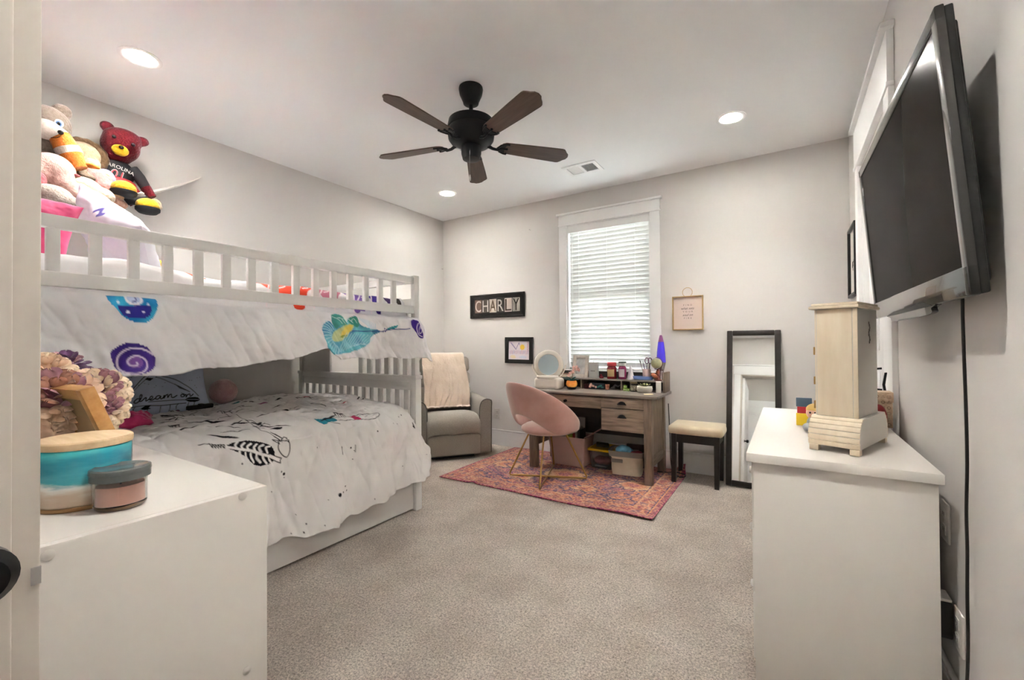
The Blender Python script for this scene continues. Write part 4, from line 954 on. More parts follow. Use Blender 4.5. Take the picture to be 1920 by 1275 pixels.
lip = smoothpts([(-.30, -TH/2-.002), (-.26, -TH/2-.008), (-.22, -TH/2-.024), (.22, -TH/2-.026), (.28, -TH/2-.010), (.34, -TH/2-.002)], 6)
MB().prism([tuple(p) for p in lip]+[(.34, -TH/2+.012), (-.30, -TH/2+.012)], .014, (0, 0, -.016)).build('speaker_lip', bez, tv)
MB().prism([(-.27, -TH/2-.001), (-.20, -TH/2+.013), (.20, -TH/2+.010), (.33, -TH/2-.001), (.2, -TH/2-.003)], .002, (0, 0, -.001)).build('logo_bar', M['black'], tv)
wb = thing('wall_bracket', 'black steel bracket holding the television to the wall', 'bracket', (XR, 1.95, 1.68))
MB(True).bx(XR-.014, XR-.002, 1.74, 2.16, 1.58, 1.78, .002).build('wall_plate', M['black'], wb)
for y in (1.82, 2.08): MB(True).bx(.374, .384, y-.015, y+.015, 1.56, 1.80, .002).bx(.382, XR-.012, y-.012, y+.012, 1.64, 1.72).build('tilt_arm', M['black'], wb)
# power cable
cp = [(.388, 1.585, 1.36), (.388, 1.596, 1.24), (.392, 1.60, 1.0), (.394, 1.606, .85), (.390, 1.602, .72), (.393, 1.612, .62), (.390, 1.606, .5), (.393, 1.62, .35), (.393, 1.64, .22), (.388, 1.66, .06)]
MB().tube(smoothpts(cp, 6), .0038, 8).build('power_cable', M['black'], None, label='black power cable hanging down the wall below the television', cat='cable')
av = thing('cable_plug', 'green yellow and red plugs dangling behind the television', 'cable', (.385, 1.53, 1.58))
p = at(1822, 388, 'x', .385)
for k, (col, dz, r) in enumerate((('#2f8a5c', 0, .009), ('#d8b23c', -.028, .0075), ('#c23a3a', -.045, .006), ('#e4e0da', -.058, .005))): MB(True).cyl((p[0], p[1], p[2]+dz+.012), (p[0]+.001, p[1], p[2]+dz-.012), r, r*.85, 12).build('plug_ring', mat('plug_%d' % k, col, .4), av)
MB(True).tube([(p[0], p[1], p[2]), (p[0]-.004, p[1]+.02, p[2]+.06), (p[0]-.01, p[1]+.06, p[2]+.10)], .004, 8).build('lead', M['black'], av)
# ================================================================== wall decor
def one(mb, name, m, label, cat, group=None, angle=35, **k): return mb.build(name, m, None, angle, label=label, cat=cat, group=group, **k)
def wtext(parent, name, txt, size, m, ox, oz, y, shear=0, space=1., ext=.0006, maxw=None, part=True):
    """flat lettering on the back wall, facing the room"""
    vs, fs = textmesh(txt, size, ext, shear=shear, space=space)
    cx_ = (min(v.x for v in vs)+max(v.x for v in vs))/2; cz_ = (min(v.y for v in vs)+max(v.y for v in vs))/2
    wd = max(v.x for v in vs)-min(v.x for v in vs); k = min(1, maxw/wd) if maxw else 1
    return MB(True).add([(ox+(v.x-cx_)*k, y-v.z, oz+(v.y-cz_)) for v in vs], fs).build(name, m, parent, 0)
def frame_rect(parent, x0, x1, z0, z1, y, w_, d, m, step=True):
    for n_, a in (('stile', (x0, x0+w_, y-d, y, z0, z1)), ('stile', (x1-w_, x1, y-d, y, z0, z1)), ('rail', (x0+w_, x1-w_, y-d, y, z0, z0+w_)), ('rail', (x0+w_, x1-w_, y-d, y, z1-w_, z1))): MB(True).bx(*a, .003).build(n_, m, parent)
YW = YB-.002
nf = thing('name_frame', 'wide black frame spelling a name in photographed letters beside the window', 'picture frame', (-2.862, YW, 1.48))
frame_rect(nf, -3.245, -2.48, 1.48, 1.76, YW, .024, .022, M['black']); 
for a in ((-3.221, -3.209, YW-.016, YW, 1.504, 1.736), (-2.516, -2.504, YW-.016, YW, 1.504, 1.736), (-3.209, -2.516, YW-.016, YW, 1.504, 1.516), (-3.209, -2.516, YW-.016, YW, 1.724, 1.736)): MB(True).bx(*a, .002).build('inner_lip', M['black'], nf)
MB(True).bx(-3.21, -2.515, YW-.008, YW, 1.515, 1.725).build('mat_board', mat('mat_charcoal', '#4b4b4a', .8), nf)
tl = [('C', '#8d7668', '#e2d6cc'), ('H', '#6a605a', '#d8d2cc'), ('A', '#d8cfc2', '#7d6a55'), ('R', '#575450', '#c9c5bf'), ('L', '#d9cac4', '#57483f'), ('Y', '#bfbab2', '#3f3c38')]
for i, (ch_, bg_, fg_) in enumerate(tl):
    x0 = -3.178+i*.107; x1 = x0+.098
    t = MB(True).bx(x0, x1, YW-.010, YW-.008, 1.543, 1.70).build('letter_tile', mat('tile_%d' % i, bg_, .6), nf)
    vs, fs = textmesh(ch_, .19, .0006); cx_ = (min(v.x for v in vs)+max(v.x for v in vs))/2; cz_ = (min(v.y for v in vs)+max(v.y for v in vs))/2; wd = max(v.x for v in vs)-min(v.x for v in vs); hh = max(v.y for v in vs)-min(v.y for v in vs)
    MB(True).add([((x0+x1)/2+(v.x-cx_)*.082/wd, YW-.0108-v.z, 1.622+(v.y-cz_)*.135/hh) for v in vs], fs).build('letter', mat('tile_ink_%d' % i, fg_, .6), t, 0)
MB(True).bx(-3.21, -2.515, YW-.0128, YW-.0118, 1.515, 1.725).build('glass', mat('frame_glass', '#ffffff', .02, trans=1, ior=1.1, spec=.2), nf)

df = thing('drawing_frame', 'black framed child drawing hanging left of the desk', 'picture frame', (-2.5625, YW, 1.10), rot=(0, math.radians(.8), 0))
for n_, a in (('stile', (-.183, -.138, -.02, 0, -.148, .148)), ('stile', (.138, .183, -.02, 0, -.148, .148)), ('rail', (-.138, .138, -.02, 0, -.148, -.103)), ('rail', (-.138, .138, -.02, 0, .103, .148))): MB().bx(*a, .002).build(n_, M['black'], df)
u, v = np.meshgrid(np.linspace(-.14, .14, 130), np.linspace(-.105, .105, 100), indexing='ij'); cv = Canvas(u, v, '#d3cbd3', .003)
rr = random.Random(3)
cv.stroke([(-.11, .085), (-.04, .01), (0, .085), (.01, .06)], .006, '#6a5f92'); cv.stroke([(-.10, .085), (-.045, .025)], .004, '#8d83ad')
cv.fill([(.045+.03*math.cos(t), .035+.03*math.sin(t)) for t in np.linspace(0, 6.28, 20)], '#e2bf4a')
for i in range(7): cv.stroke([(.045+.03*math.cos(i*.9), .035+.03*math.sin(i*.9)), (.045+.042*math.cos(i*.9), .035+.042*math.sin(i*.9))], .004, '#e2bf4a')
for i in range(5): cv.stroke(smoothpts([(.105, .09-i*.02), (.125, .08-i*.02), (.11, .07-i*.02)], 4), .004, '#b06a80')
for i in range(46): x = -.13+i*.0057; cv.stroke([(x, -.045+rr.uniform(0, .01)), (x+.004, -.01+rr.uniform(0, .012))], .0028, rr.choice(['#b08aa8', '#a7a5c2', '#c9a6b4']))
cv.fill(smoothpts([(-.12, -.075), (-.09, -.055), (-.055, -.06), (-.04, -.085), (-.08, -.095)], 4, True), '#d9c89a', .7); cv.fill(smoothpts([(0, -.08), (.04, -.06), (.10, -.07), (.08, -.092)], 4, True), '#b9c6d6', .7)
MB().sheet(np.stack([u, np.full_like(u, -.008), v], -1)).build('drawing', mat('crayon_paper', 'Col', .9), df, col=cv.c)

gold_f = mat('gold_frame', '#b59a6c', .4, metal=.5)
sg = thing('quote_sign', 'gold framed blush quote sign with hanging ring right of the window', 'sign', (-.763, YW, 1.286))
frame_rect(sg, -.895, -.631, 1.286, 1.595, YW, .011, .028, gold_f)
MB(True).bx(-.885, -.641, YW-.010, YW-.002, 1.296, 1.585).build('panel', mat('blush_panel', '#cdbcb3', .8), sg)
MB(True).tube([(-.763+.042*math.cos(t), YW-.016, 1.628+.042*math.sin(t)) for t in np.linspace(0, 2*PI, 33)[:-1]], .0024, 6, True).build('hanging_ring', gold_f, sg)
ink = mat('grey_ink', '#4f4640', .8)
for txt, z, sz, sh, sp_ in (('FIND', 1.513, .021, 0, 1.9), ('what sets', 1.483, .031, .35, .95), ('YOUR', 1.453, .021, 0, 1.9), ('soul on', 1.424, .031, .35, .95), ('FIRE', 1.394, .021, 0, 1.9)): wtext(sg, 'lettering', txt, sz, ink, -.763, z, YW-.0104, sh, sp_)

rf = thing('sketch_frame', 'thin black framed sketch on the television wall near the corner', 'picture frame', (XR-.002, 3.87, 1.50))
for n_, a in (('stile', (3.685, 3.705, 1.49, 1.985)), ('stile', (4.04, 4.06, 1.49, 1.985)), ('rail', (3.705, 4.04, 1.49, 1.51)), ('rail', (3.705, 4.04, 1.965, 1.985))): MB(True).bx(XR-.03, XR-.002, a[0], a[1], a[2], a[3], .002).build(n_, M['black'], rf)
MB(True).bx(XR-.012, XR-.004, 3.705, 4.04, 1.51, 1.965).build('mat_board', mat('mat_white', '#cfc9c2', .8), rf)
for i in range(5): MB(True).tube([(XR-.0125, 3.83+.02*i, 1.70+.03*math.sin(i)), (XR-.0125, 3.85+.02*i, 1.74), (XR-.0125, 3.82+.03*i, 1.78-.02*i)], .002, 4).build('sketch_line', ink, rf)
def outlet(name, label, c, ax, slots=True):
    t = thing(name, label, 'outlet', c); x, y, z = c
    if ax == 'y': MB(True).bx(x-.037, x+.037, y-.007, y, z-.06, z+.06, .003).build('cover_plate', M['outlet'], t)
    else: MB(True).bx(x-.007, x, y-.037, y+.037, z-.06, z+.06, .003).build('cover_plate', M['outlet'], t)
    for dz in (-.024, .024):
        s0 = MB(True)
        if ax == 'y': s0.bx(x-.016, x+.016, y-.009, y-.006, z+dz-.015, z+dz+.015, .002)
        else: s0.bx(x-.009, x-.006, y-.016, y+.016, z+dz-.015, z+dz+.015, .002)
        so_ = s0.build('receptacle', M['outlet'], t)
        for d in (-.006, .006):
            h = MB(True)
            if ax == 'y': h.bx(x+d-.001, x+d+.001, y-.0095, y-.0088, z+dz-.004, z+dz+.006)
            else: h.bx(x-.0095, x-.0088, y+d-.001, y+d+.001, z+dz-.004, z+dz+.006)
            h.build('slot', M['black'], so_)
outlet('wall_outlet', 'white electrical outlet beside the grey recliner', (-2.868, YB-.0005, .36), 'y')
outlet('wall_outlet', 'white wall plate above the black charger behind the dresser', (XR-.0005, 1.855, .612), 'x')
outlet('wall_outlet', 'white outlet low behind the dresser holding the black charger', (XR-.0005, 1.745, .335), 'x')
ad_ = thing('power_adapter', 'black box power adapter plugged in low behind the dresser', 'adapter', (.38, 1.80, .345))
MB(True).bx(.366, .399, 1.762, 1.83, .295, .402, .006).build('body', M['black'], ad_)
MB(True).bx(.368, .397, 1.764, 1.828, .402, .412, .003).build('cap', M['outlet'], ad_)
p = at(995, 432, 'y', YB)
one(MB().cyl((p[0], YB, p[2]), (p[0]-.004, YB-.022, p[2]+.006), .003, n=8).ball((p[0]-.004, YB-.023, p[2]+.006), .006, n=8, k=6), 'wall_hook', M['chrome'], 'tiny metal hook high on the wall left of the window', 'hook')
one(MB().cyl((XL, 4.15, 2.13), (XL+.02, 4.148, 2.125), .003, n=8).ball((XL+.022, 4.148, 2.125), .008, n=8, k=6), 'wall_hook', M['chrome'], 'tiny metal hook near the corner above the recliner', 'hook')

# ================================================================== things on the white dresser under the television
cw = mat('cream_wood', '#d8c8ae', .45, var=('#e3d6c0', 7, 6, .25), stretch=(6, 6, 1)); cwg = mat('cream_wood_side', '#cbc6bd', .35)
gr = mat('groove', '#9a8a70', .8)
ar = thing('jewelry_chest', 'cream wooden tower jewelry chest with slatted curved base', 'jewelry chest', (.184, 1.99, .793), math.radians(-20))
for x in (-.058, .058):
    for y in (-.155, .155): MB().bx(x-.014, x+.014, y-.013, y+.013, 0, .02, .002).build('foot', cw, ar)
prf = [(-.166, .02), (-.172, .045), (-.168, .072), (-.155, .096), (-.138, .112), (-.128, .118)]
MB().prism([(a+.004, b) for a, b in prf]+[(-a-.004, b) for a, b in prf[::-1]], .146, (-.073, 0, 0), (0, 1, 0), (0, 0, 1), (1, 0, 0)).build('base_block', cwg, ar)
pf = smoothpts(prf, 6); L_ = np.r_[0, np.cumsum(np.hypot(*np.diff(pf, axis=0).T))]
for sgn in (1, -1):
    for k in range(6):
        a = np.interp(L_[-1]*(k+.06)/6, L_, np.arange(len(pf))); b = np.interp(L_[-1]*(k+.94)/6, L_, np.arange(len(pf)))
        pts = [np.array([np.interp(t, np.arange(len(pf)), pf[:, i]) for i in (0, 1)]) for t in (a, (a+b)/2, b)]
        nrm = np.array([-(pts[2]-pts[0])[1], (pts[2]-pts[0])[0]]); nrm /= np.linalg.norm(nrm)
        if nrm[0] > 0: nrm = -nrm
        pl = [pts[0]-nrm*.003, pts[0]+nrm*.001, pts[1]+nrm*.0028, pts[2]+nrm*.001, pts[2]-nrm*.003]
        MB().prism([(sgn*q_[0], q_[1]) for q_ in pl], .1462, (-.0731, 0, 0), (0, 1, 0), (0, 0, 1), (1, 0, 0)).build('tambour_slat', cw, ar, fix=True)
MB().bx(-.058, .062, -.133, .095, .117, .492, .002).build('body', cwg, ar)
MB().bx(-.055, .047, -.1355, -.131, .119, .49, .001).build('door_panel', cw, ar)
MB().bx(.049, .0625, -.1355, -.131, .119, .49, .001).build('corner_stile', cw, ar)
MB().bx(-.062, -.057, -.131, .093, .119, .49, .001).build('door', cw, ar)
for z in (.155, .24, .345): MB().box((-.0635, -.13, z), (.004, .012, .028), None, .001).build('hinge', M['gold'], ar)
MB().bx(-.076, .070, -.150, .108, .492, .503, .004).bx(-.070, .066, -.143, .103, .503, .512, .004).build('cap', cw, ar)
em = MB()
for k in range(9): em.ball((.0625, -.0+.006*math.sin(k*1.3), .375+.0085*k), (.0015, .004+.003*(k % 2), .0055), n=8, k=6)
em.build('escutcheon', mat('aged_metal', '#6b665e', .5, metal=.6), ar)
skin = mat('doll_vinyl', '#e0b49a', .5)
dz_ = .7925
do = thing('toy_doll', 'small blonde doll lying behind the jewelry chest', 'doll', (.075, 2.23, dz_))
MB(True).ball((.092, 2.26, dz_+.075), (.030, .030, .032)).build('head', skin, do)
MB(True).ball((.094, 2.263, dz_+.088), (.032, .031, .026)).build('hair', mat('doll_hair', '#dcb96a', .6), do)
MB(True).ball((.088, 2.25, dz_+.03), (.025, .022, .032)).ball((.066, 2.22, dz_+.018), (.018, .04, .016)).build('body', mat('doll_grey', '#a9aeb2', .5), do)
for dx in (-.009, .008): MB(True).ball((.085+dx, 2.2315, dz_+.078), (.004, .002, .004), n=8, k=6).build('eye', M['black'], do)
bk_ = thing('toy_pack', 'blue red and yellow toy package standing behind the doll', 'toy', (.05, 2.34, dz_))
for z0, z1, c_, dx in ((.0, .055, '#e8c52c', 0), (.055, .085, '#b3242c', .004), (.085, .125, '#4f6378', 0)): MB(True).bx(.028+dx, .088+dx, 2.36, 2.375, dz_+z0, dz_+z1, .002).build('panel', mat('pack_'+c_[1:], c_, .5), bk_)
gb = thing('gift_box', 'brown cardboard gift box with printed symbols on the dresser', 'box', (.339, 2.52, dz_))
MB(True).bx(.297, .381, 2.477, 2.565, dz_, dz_+.115, .001).build('box_body', mat('kraft_card', '#b9a48c', .85, var=('#a8927a', 60, 2, .1)), gb)
MB(True).bx(.294, .384, 2.473, 2.569, dz_+.112, dz_+.155, .001).build('lid', bpy.data.materials['kraft_card'], gb)
kin = mat('print_brown', '#6e5d4c', .8); rr = random.Random(11)
for i in range(4):
    for j in range(6):
        x = .308+i*.020; z = dz_+.014+j*.0245; k = (i+j) % 3
        yy = 2.4765 if j < 4 else 2.4725
        if k == 0: MB(True).tube([(x+.006*math.cos(t), yy, z+.006*math.sin(t)) for t in np.linspace(0, 6.28, 9)[:-1]], .0009, 4, True).build('printed_symbol', kin, gb)
        elif k == 1: MB(True).tube([(x-.006, yy, z-.005), (x, yy, z+.006), (x+.006, yy, z-.005)], .0009, 4, True).build('printed_symbol', kin, gb)
        else: MB(True).tube([(x-.006, yy, z+.004), (x-.006, yy, z-.005), (x+.006, yy, z-.005), (x+.006, yy, z+.004)], .0009, 4, True).build('printed_symbol', kin, gb)
one(MB().ball((.322, 2.405, dz_+.055), (.030, .034, .055)), 'toy_ball', mat('dark_red_plush', '#7d1d20', .7), 'dark red toy beside the jewelry chest', 'toy')

# ================================================================== things on the low dresser by the doorway
DZt = DLZ+.0005
def dwn(px, py): p = at(px, py, 'z', DZt); return p
c1 = dwn(146, 935); c1 = np.array([-1.315, .305, DZt])
tc_ = thing('jar_candle', 'wide turquoise ocean resin candle with wooden lid', 'candle', c1)
rj = .079
jm = bpy.data.materials.new('ocean_resin'); jm.use_nodes = True; nt = jm.node_tree; b = nt.nodes['Principled BSDF']; b.inputs['Roughness'].default_value = .15; b.inputs['Coat Weight'].default_value = .5
t_ = nt.nodes.new('ShaderNodeTexCoord'); s_x = nt.nodes.new('ShaderNodeSeparateXYZ'); nz = nt.nodes.new('ShaderNodeTexNoise'); nz.inputs['Scale'].default_value = 26; nz.inputs['Detail'].default_value = 5
mpp = nt.nodes.new('ShaderNodeMapping'); mpp.inputs['Scale'].default_value = (.4, .4, 1.6); nt.links.new(t_.outputs['Object'], mpp.inputs[0]); nt.links.new(mpp.outputs[0], nz.inputs['Vector'])
nt.links.new(t_.outputs['Object'], s_x.inputs[0]); ma = nt.nodes.new('ShaderNodeMath'); ma.operation = 'MULTIPLY_ADD'; ma.inputs[1].default_value = .07; nt.links.new(nz.outputs['Fac'], ma.inputs[0]); nt.links.new(s_x.outputs['Z'], ma.inputs[2])
rp = nt.nodes.new('ShaderNodeValToRGB'); e = rp.color_ramp; stops = [(.035, '#b79d84'), (.065, '#c7b7a4'), (.085, '#dfe6e2'), (.098, '#3f9fae'), (.13, '#1a7d93'), (.16, '#37a9b4'), (.2, '#1d8096')]
e.elements[0].position, e.elements[0].color = stops[0][0], (*lin(stops[0][1]), 1); e.elements[1].position, e.elements[1].color = stops[-1][0], (*lin(stops[-1][1]), 1)
for ps, cl_ in stops[1:-1]: x_ = e.elements.new(ps); x_.color = (*lin(cl_), 1)
nt.links.new(ma.outputs[0], rp.inputs[0]); nt.links.new(rp.outputs[0], b.inputs['Base Color'])
MB().lathe([(0, .008), (rj-.004, .008), (rj, .014), (rj, .122), (rj-.003, .126), (0, .126)], n=48).build('glass_body', jm, tc_, 40)
lw = mat('pale_lid_wood', '#c9ab82', .6, var=('#dcc4a0', 9, 5, .25), stretch=(1, 8, 8))
MB().lathe([(0, 0), (rj-.002, 0), (rj, .003), (rj-.001, .008), (0, .008)], n=48).build('wooden_base', mat('tan_wood', '#9c7a4f', .6), tc_)
MB().lathe([(0, .126), (rj+.001, .126), (rj+.002, .129), (rj+.002, .139), (rj-.001, .142), (0, .142)], n=48).build('lid', lw, tc_)
c2 = np.array([-1.205, .335, DZt])
pc = thing('jar_candle', 'pink wax candle in clear glass with grey lid', 'candle', c2)
rp_ = .0445
MB().lathe([(0, .001), (rp_-.006, .001), (rp_-.001, .006), (rp_, .012), (rp_, .062), (rp_-.004, .062), (rp_-.004, .012), (0, .010)], n=44).build('glass', M['glass'], pc, 40, fix=True)
MB().lathe([(0, .0105), (rp_-.0045, .0125), (rp_-.0045, .05), (0, .048)], n=40).build('wax', mat('pink_wax', '#e3b09c', .5), pc, fix=True)
MB().cyl((0, 0, .046), (.002, 0, .060), .0018, n=6).build('wick', M['black'], pc)
MB().lathe([(0, .068), (rp_-.006, .068), (rp_-.002, .074), (rp_+.006, .074), (rp_+.007, .077), (rp_+.006, .084), (rp_+.001, .086), (rp_-.006, .084), (0, .083)], n=44).build('lid', mat('grey_lid', '#5d6464', .25, coat=.4), pc, fix=True)
MB().lathe([(rp_+.001, .060), (rp_+.006, .062), (rp_+.006, .074), (rp_, .074)], n=44).build('lid_rim', bpy.data.materials['grey_lid'], pc)
# wooden easel frame
ez = Vector((.03, -.34, .94)).normalized()
fw = mat('honey_wood', '#a8783f', .5, var=('#c0925a', 8, 5, .25), stretch=(2, 8, 8)); fwd = mat('frame_back_card', '#8e7553', .8)
ef = thing('easel_frame', 'honey wood tabletop photo frame with easel leg between the candle and flowers', 'picture frame', (-1.505, .42, DZt))
exx = Vector((-.99, -.10, 0)).normalized(); em_ = frame_mtx((-1.425, .418, DZt+.001), exx, ez); ef.matrix_world = em_; W[ef.name] = em_
# local x = frame width (away from camera), y = up, z = normal
for n_, a in (('stile', (0, .026, 0, .255)), ('stile', (.154, .18, 0, .255)), ('rail', (.026, .154, 0, .026)), ('rail', (.026, .154, .229, .255))): MB().bx(a[0], a[1], a[2], a[3], -.014, .014, .001).build(n_, fw, ef)
MB().bx(.026, .154, .026, .229, -.010, -.002).build('back_card', fwd, ef)
MB().bx(.026, .154, .026, .229, .002, .006).build('photo', mat('photo_paper', '#c9c2b6', .4), ef)
lg = MB(); lg.prism([(-.009, 0), (.009, 0), (.009, .12), (-.009, .12)], .007, (.09, .03, -.075), (1, 0, 0), (0, .84, .54), (0, -.54, .84)); lg.build('easel_leg', fw, ef)
# vase with peonies
vb = Vector((-1.70, .40, DZt))
va = thing('vase', 'white ceramic vase holding artificial peonies', 'vase', vb)
MB().lathe([(0, .001), (.045, .001), (.055, .03), (.056, .07), (.05, .10), (.047, .10), (.052, .07), (.05, .03), (0, .01)], n=36).build('vase_body', mat('white_ceramic', '#dfe0e2', .25), va, 60, fix=True)
pet = {}
for nm_, c_a, c_b in (('cream', '#e3c6a4', '#efdcc2'), ('blush', '#dcb596', '#e9cdb2'), ('purple', '#5d3a63', '#7c5684'), ('mauve', '#8a5570', '#b98a8f'), ('rust', '#8a5240', '#c19079')): pet[nm_] = mat('petal_'+nm_, c_a, .8, var=(c_b, 30, 3, .2), sheen=.4)
def petal_mesh(name, m, L=.05, Wd=.045, cup=.5, ruf=.004, seed=0):
    n = 11; u, v = np.meshgrid(np.linspace(0, 1, n), np.linspace(-1, 1, n), indexing='ij')
    wd = Wd/2*np.sin(np.clip(u*.9+.08, 0, 1)*PI*.62)**.8*np.sqrt(np.clip(1-.97*u**5, 0, 1))
    x = v*wd; a = cup*u*1.2; y = L*u*np.cos(a*.8); z = L*u*np.sin(a)*.9+ruf*np.sin(v*7+seed)*u**3-.35*wd*(v**2)*-1
    me = bpy.data.meshes.new(name); mb = MB().sheet(np.stack([x, y, z], -1)); me.from_pydata(mb.v, [], mb.f); me.shade_smooth(); me.materials.append(m); return me
pm = {k: [petal_mesh('petal', m, .052, .056, .7, .005, s) for s in (0, 2)] for k, m in pet.items()}
def peony(px, py, xw, r, mats, label, n=34, seed=1, zmin=None):
    r2 = random.Random(seed); c_ = Vector(at(px, py, 'x', xw))
    t = thing('peony', label, 'flower', c_, group='artificial peonies in the vase')
    top_ = vb+Vector((0, 0, .10))
    MB(True).tube([vb+Vector((0, 0, .02)), top_+(c_-top_)*.3, c_], .003, 6).build('stem', mat('stem_%d' % seed, '#6b7448', .7), t)
    MB().ball((0, 0, 0), (r*.62, r*.62, r*.55), n=14, k=10).build('flower_core', pet[mats[-1]], t)
    up = Vector((.75, -.1, .65)).normalized() if seed != 3 else Vector((.3, 0, .95)).normalized()   # bloom axis turned to the room
    qd = up.to_track_quat('Z', 'X')
    for i in range(n):
        fr_ = (i+.5)/n; th = i*2.39996+r2.uniform(-.2, .2); ph = .25+2.0*fr_**.8
        d = Vector((math.sin(ph)*math.cos(th), math.sin(ph)*math.sin(th), math.cos(ph)))
        tang = Vector((math.cos(ph)*math.cos(th), math.cos(ph)*math.sin(th), -math.sin(ph)))
        mk = mats[0] if fr_ > .27 else r2.choice(mats[1:])
        o = bpy.data.objects.new('petal', r2.choice(pm[mk])); C.objects.link(o); o.parent = t; W[o.name] = wm(t)
        yax = (-tang*.75+d*.75).normalized(); zax = (-d+yax*d.dot(yax)).normalized()*-1; xax = yax.cross(zax)
        k = r/.060*r2.uniform(.78, 1.05)*(.7+.4*fr_); m4 = Matrix((xax*k, yax*k, zax*k)).transposed().to_4x4()
        m4 = qd.to_matrix().to_4x4() @ m4; m4.translation = qd @ (d*r*.55); o.matrix_basis = m4
peony(104, 752, -1.60, .070, ['blush', 'rust', 'mauve'], 'large blush peony with rust centre in the vase', 62, 1)
peony(182, 736, -1.74, .058, ['cream', 'cream', 'mauve'], 'cream peony with mauve heart in the vase', 60, 2)
peony(122, 692, -1.80, .046, ['purple', 'purple', 'mauve'], 'deep purple bloom on top of the bouquet', 40, 3)
peony(84, 700, -1.74, .050, ['cream', 'blush'], 'pale cream peony half hidden by the door jamb', 40, 4)
peony(200, 768, -1.68, .042, ['cream', 'mauve'], 'small cream peony at the right of the bouquet', 40, 5)
one(MB(True).ball(tuple(at(187, 748, 'x', -1.655)), (.010, .010, .016), n=10, k=8), 'flower_bud', mat('yellow_bud', '#c9b44a', .7), 'yellow bud between the cream peonies', 'flower')
# ================================================================== things on the desk
S_ = TZ+.0005; HS = .8425                      # desk top and hutch shelf heights
wh = mat('white_plastic', '#dcd6cd', .3)
vm = thing('vanity_mirror', 'white round vanity mirror on a moulded base on the desk', 'mirror', (-1.955, 3.74, S_))
MB().box((0, 0, .052), (.27, .15, .104), None, .03, 4).build('base', wh, vm, 60)
MB().box((0, -.03, .112), (.20, .10, .03), None, .014, 3).build('tray', wh, vm, 60)
tm = Matrix.Rotation(math.radians(21), 3, 'Z') @ Matrix.Rotation(math.radians(84), 3, 'X')
MB().lathe([(.098, .012), (.102, .018), (.132, .016), (.143, .006), (.143, -.008), (.13, -.018), (0, -.02)], (0, -.01, .228), 48, tm).build('ring', mat('silver_ring', '#c8c2b8', .3), vm, 50)
MB().lathe([(0, .013), (.099, .013)], (0, -.01, .228), 48, tm).build('glass', mat('vanity_reflection', '#d8e9ee', .12, metal=.15), vm)  # bright reflection put into the pale blue base colour
MB().tube([(.150*math.cos(t), -.006+.150*math.cos(t)*.38, .228+.152*math.sin(t)) for t in np.linspace(math.radians(180), math.radians(360), 28)], .006, 8).build('yoke', wh, vm)
MB().tube([(.138*math.cos(t)+.004, -.02+.05*math.cos(t), .228+.148*math.sin(t)) for t in np.linspace(math.radians(262), math.radians(305), 10)], .004, 6).build('shade_strip', M['black'], vm)  # black rod standing in for the shade under the mirror ring
# books on the hutch
bs = thing('small_book', 'small brown book lying on the hutch beside the vanity mirror', 'book', (-1.86, 3.95, HS))
MB(True).bx(-1.91, -1.81, 3.88, 4.0, HS, HS+.03, .001).build('pages', mat('paper_edge', '#cfc3b2', .9), bs); MB(True).bx(-1.913, -1.807, 3.878, 4.002, HS+.03, HS+.033).bx(-1.913, -1.807, 3.878, 4.002, HS-.0003, HS+.002).build('cover', mat('brown_cover', '#7d5245', .7), bs)
# orchid
orc = thing('orchid_plant', 'pink orchid in a glossy orange pot on the desk', 'potted plant', (-1.728, 3.765, S_))
MB().lathe([(.0, .0), (.035, .0), (.047, .012), (.05, .02), (0, .022)], n=30).build('saucer', M['black'], orc, fix=True)
MB().lathe([(0, .018), (.034, .018), (.05, .036), (.053, .055), (.046, .078), (.042, .082), (.039, .078), (0, .074)], n=36).build('pot', mat('orange_glaze', '#c9752e', .2, var=('#e0a04e', 18, 3)), orc, 60, fix=True)
lfm = mat('teal_leaf', '#35706c', .5)
def leaf(parent, base, d, L, wd, droop, m, name='leaf', n=8):
    d = Vector(d).normalized(); sd_ = d.cross(Vector((0, 0, 1))).normalized(); rows = []
    for i in range(n):
        t = i/(n-1); c_ = Vector(base)+d*L*t-Vector((0, 0, 1))*droop*t*t; w_ = wd*math.sin(PI*min(.08+t*.9, 1))**.7
        rows.append([c_-sd_*w_, c_-Vector((0, 0, w_*.35)), c_+sd_*w_])
    o = MB().sheet(np.array([[list(p) for p in r] for r in rows])).build(name, m, parent, 179)
    md = o.modifiers.new('thick', 'SOLIDIFY'); md.thickness = .0015; return o
for k, (a, el, L) in enumerate(((200, .75, .10), (170, .5, .09), (320, .9, .10), (350, .6, .08), (250, 1.1, .09), (60, 1.6, .055), (120, 1.5, .055))): leaf(orc, (0, 0, .075), (math.cos(math.radians(a)), math.sin(math.radians(a)), el), L*1.15, .016, .03, lfm)
MB().tube([(0, 0, .07), (.01, 0, .14), (.03, 0, .19), (.075, 0, .205)], .002, 6).build('stem', mat('orchid_stem', '#5a6a42', .6), orc)
opm = mat('orchid_pink', '#e0a596', .6, var=('#f0cabf', 40, 3)); rr = random.Random(4)
fl0 = None
for k in range(12):
    t = k/11; c_ = (-.015+.10*t+rr.uniform(-.014, .014), rr.uniform(-.025, .02), .135+.065*math.sin(t*2.4)+rr.uniform(-.018, .018))
    if fl0 is None:
        fb_ = MB()
        for j in range(5): a = 2*PI*j/5; fb_.ball((.010*math.cos(a), -.001, .010*math.sin(a)), (.009, .003, .006), (0, -a, 0), n=8, k=6)
        fb_.ball((0, -.004, 0), .004, n=6, k=5); fl0 = fb_.build('blossom', opm, orc); o = fl0
    else: o = copypart(fl0, orc)
    o.location = c_; o.rotation_euler = (rr.uniform(-.4, .4), rr.uniform(0, 6), rr.uniform(-.6, .6)); o.scale = (.95,)*3
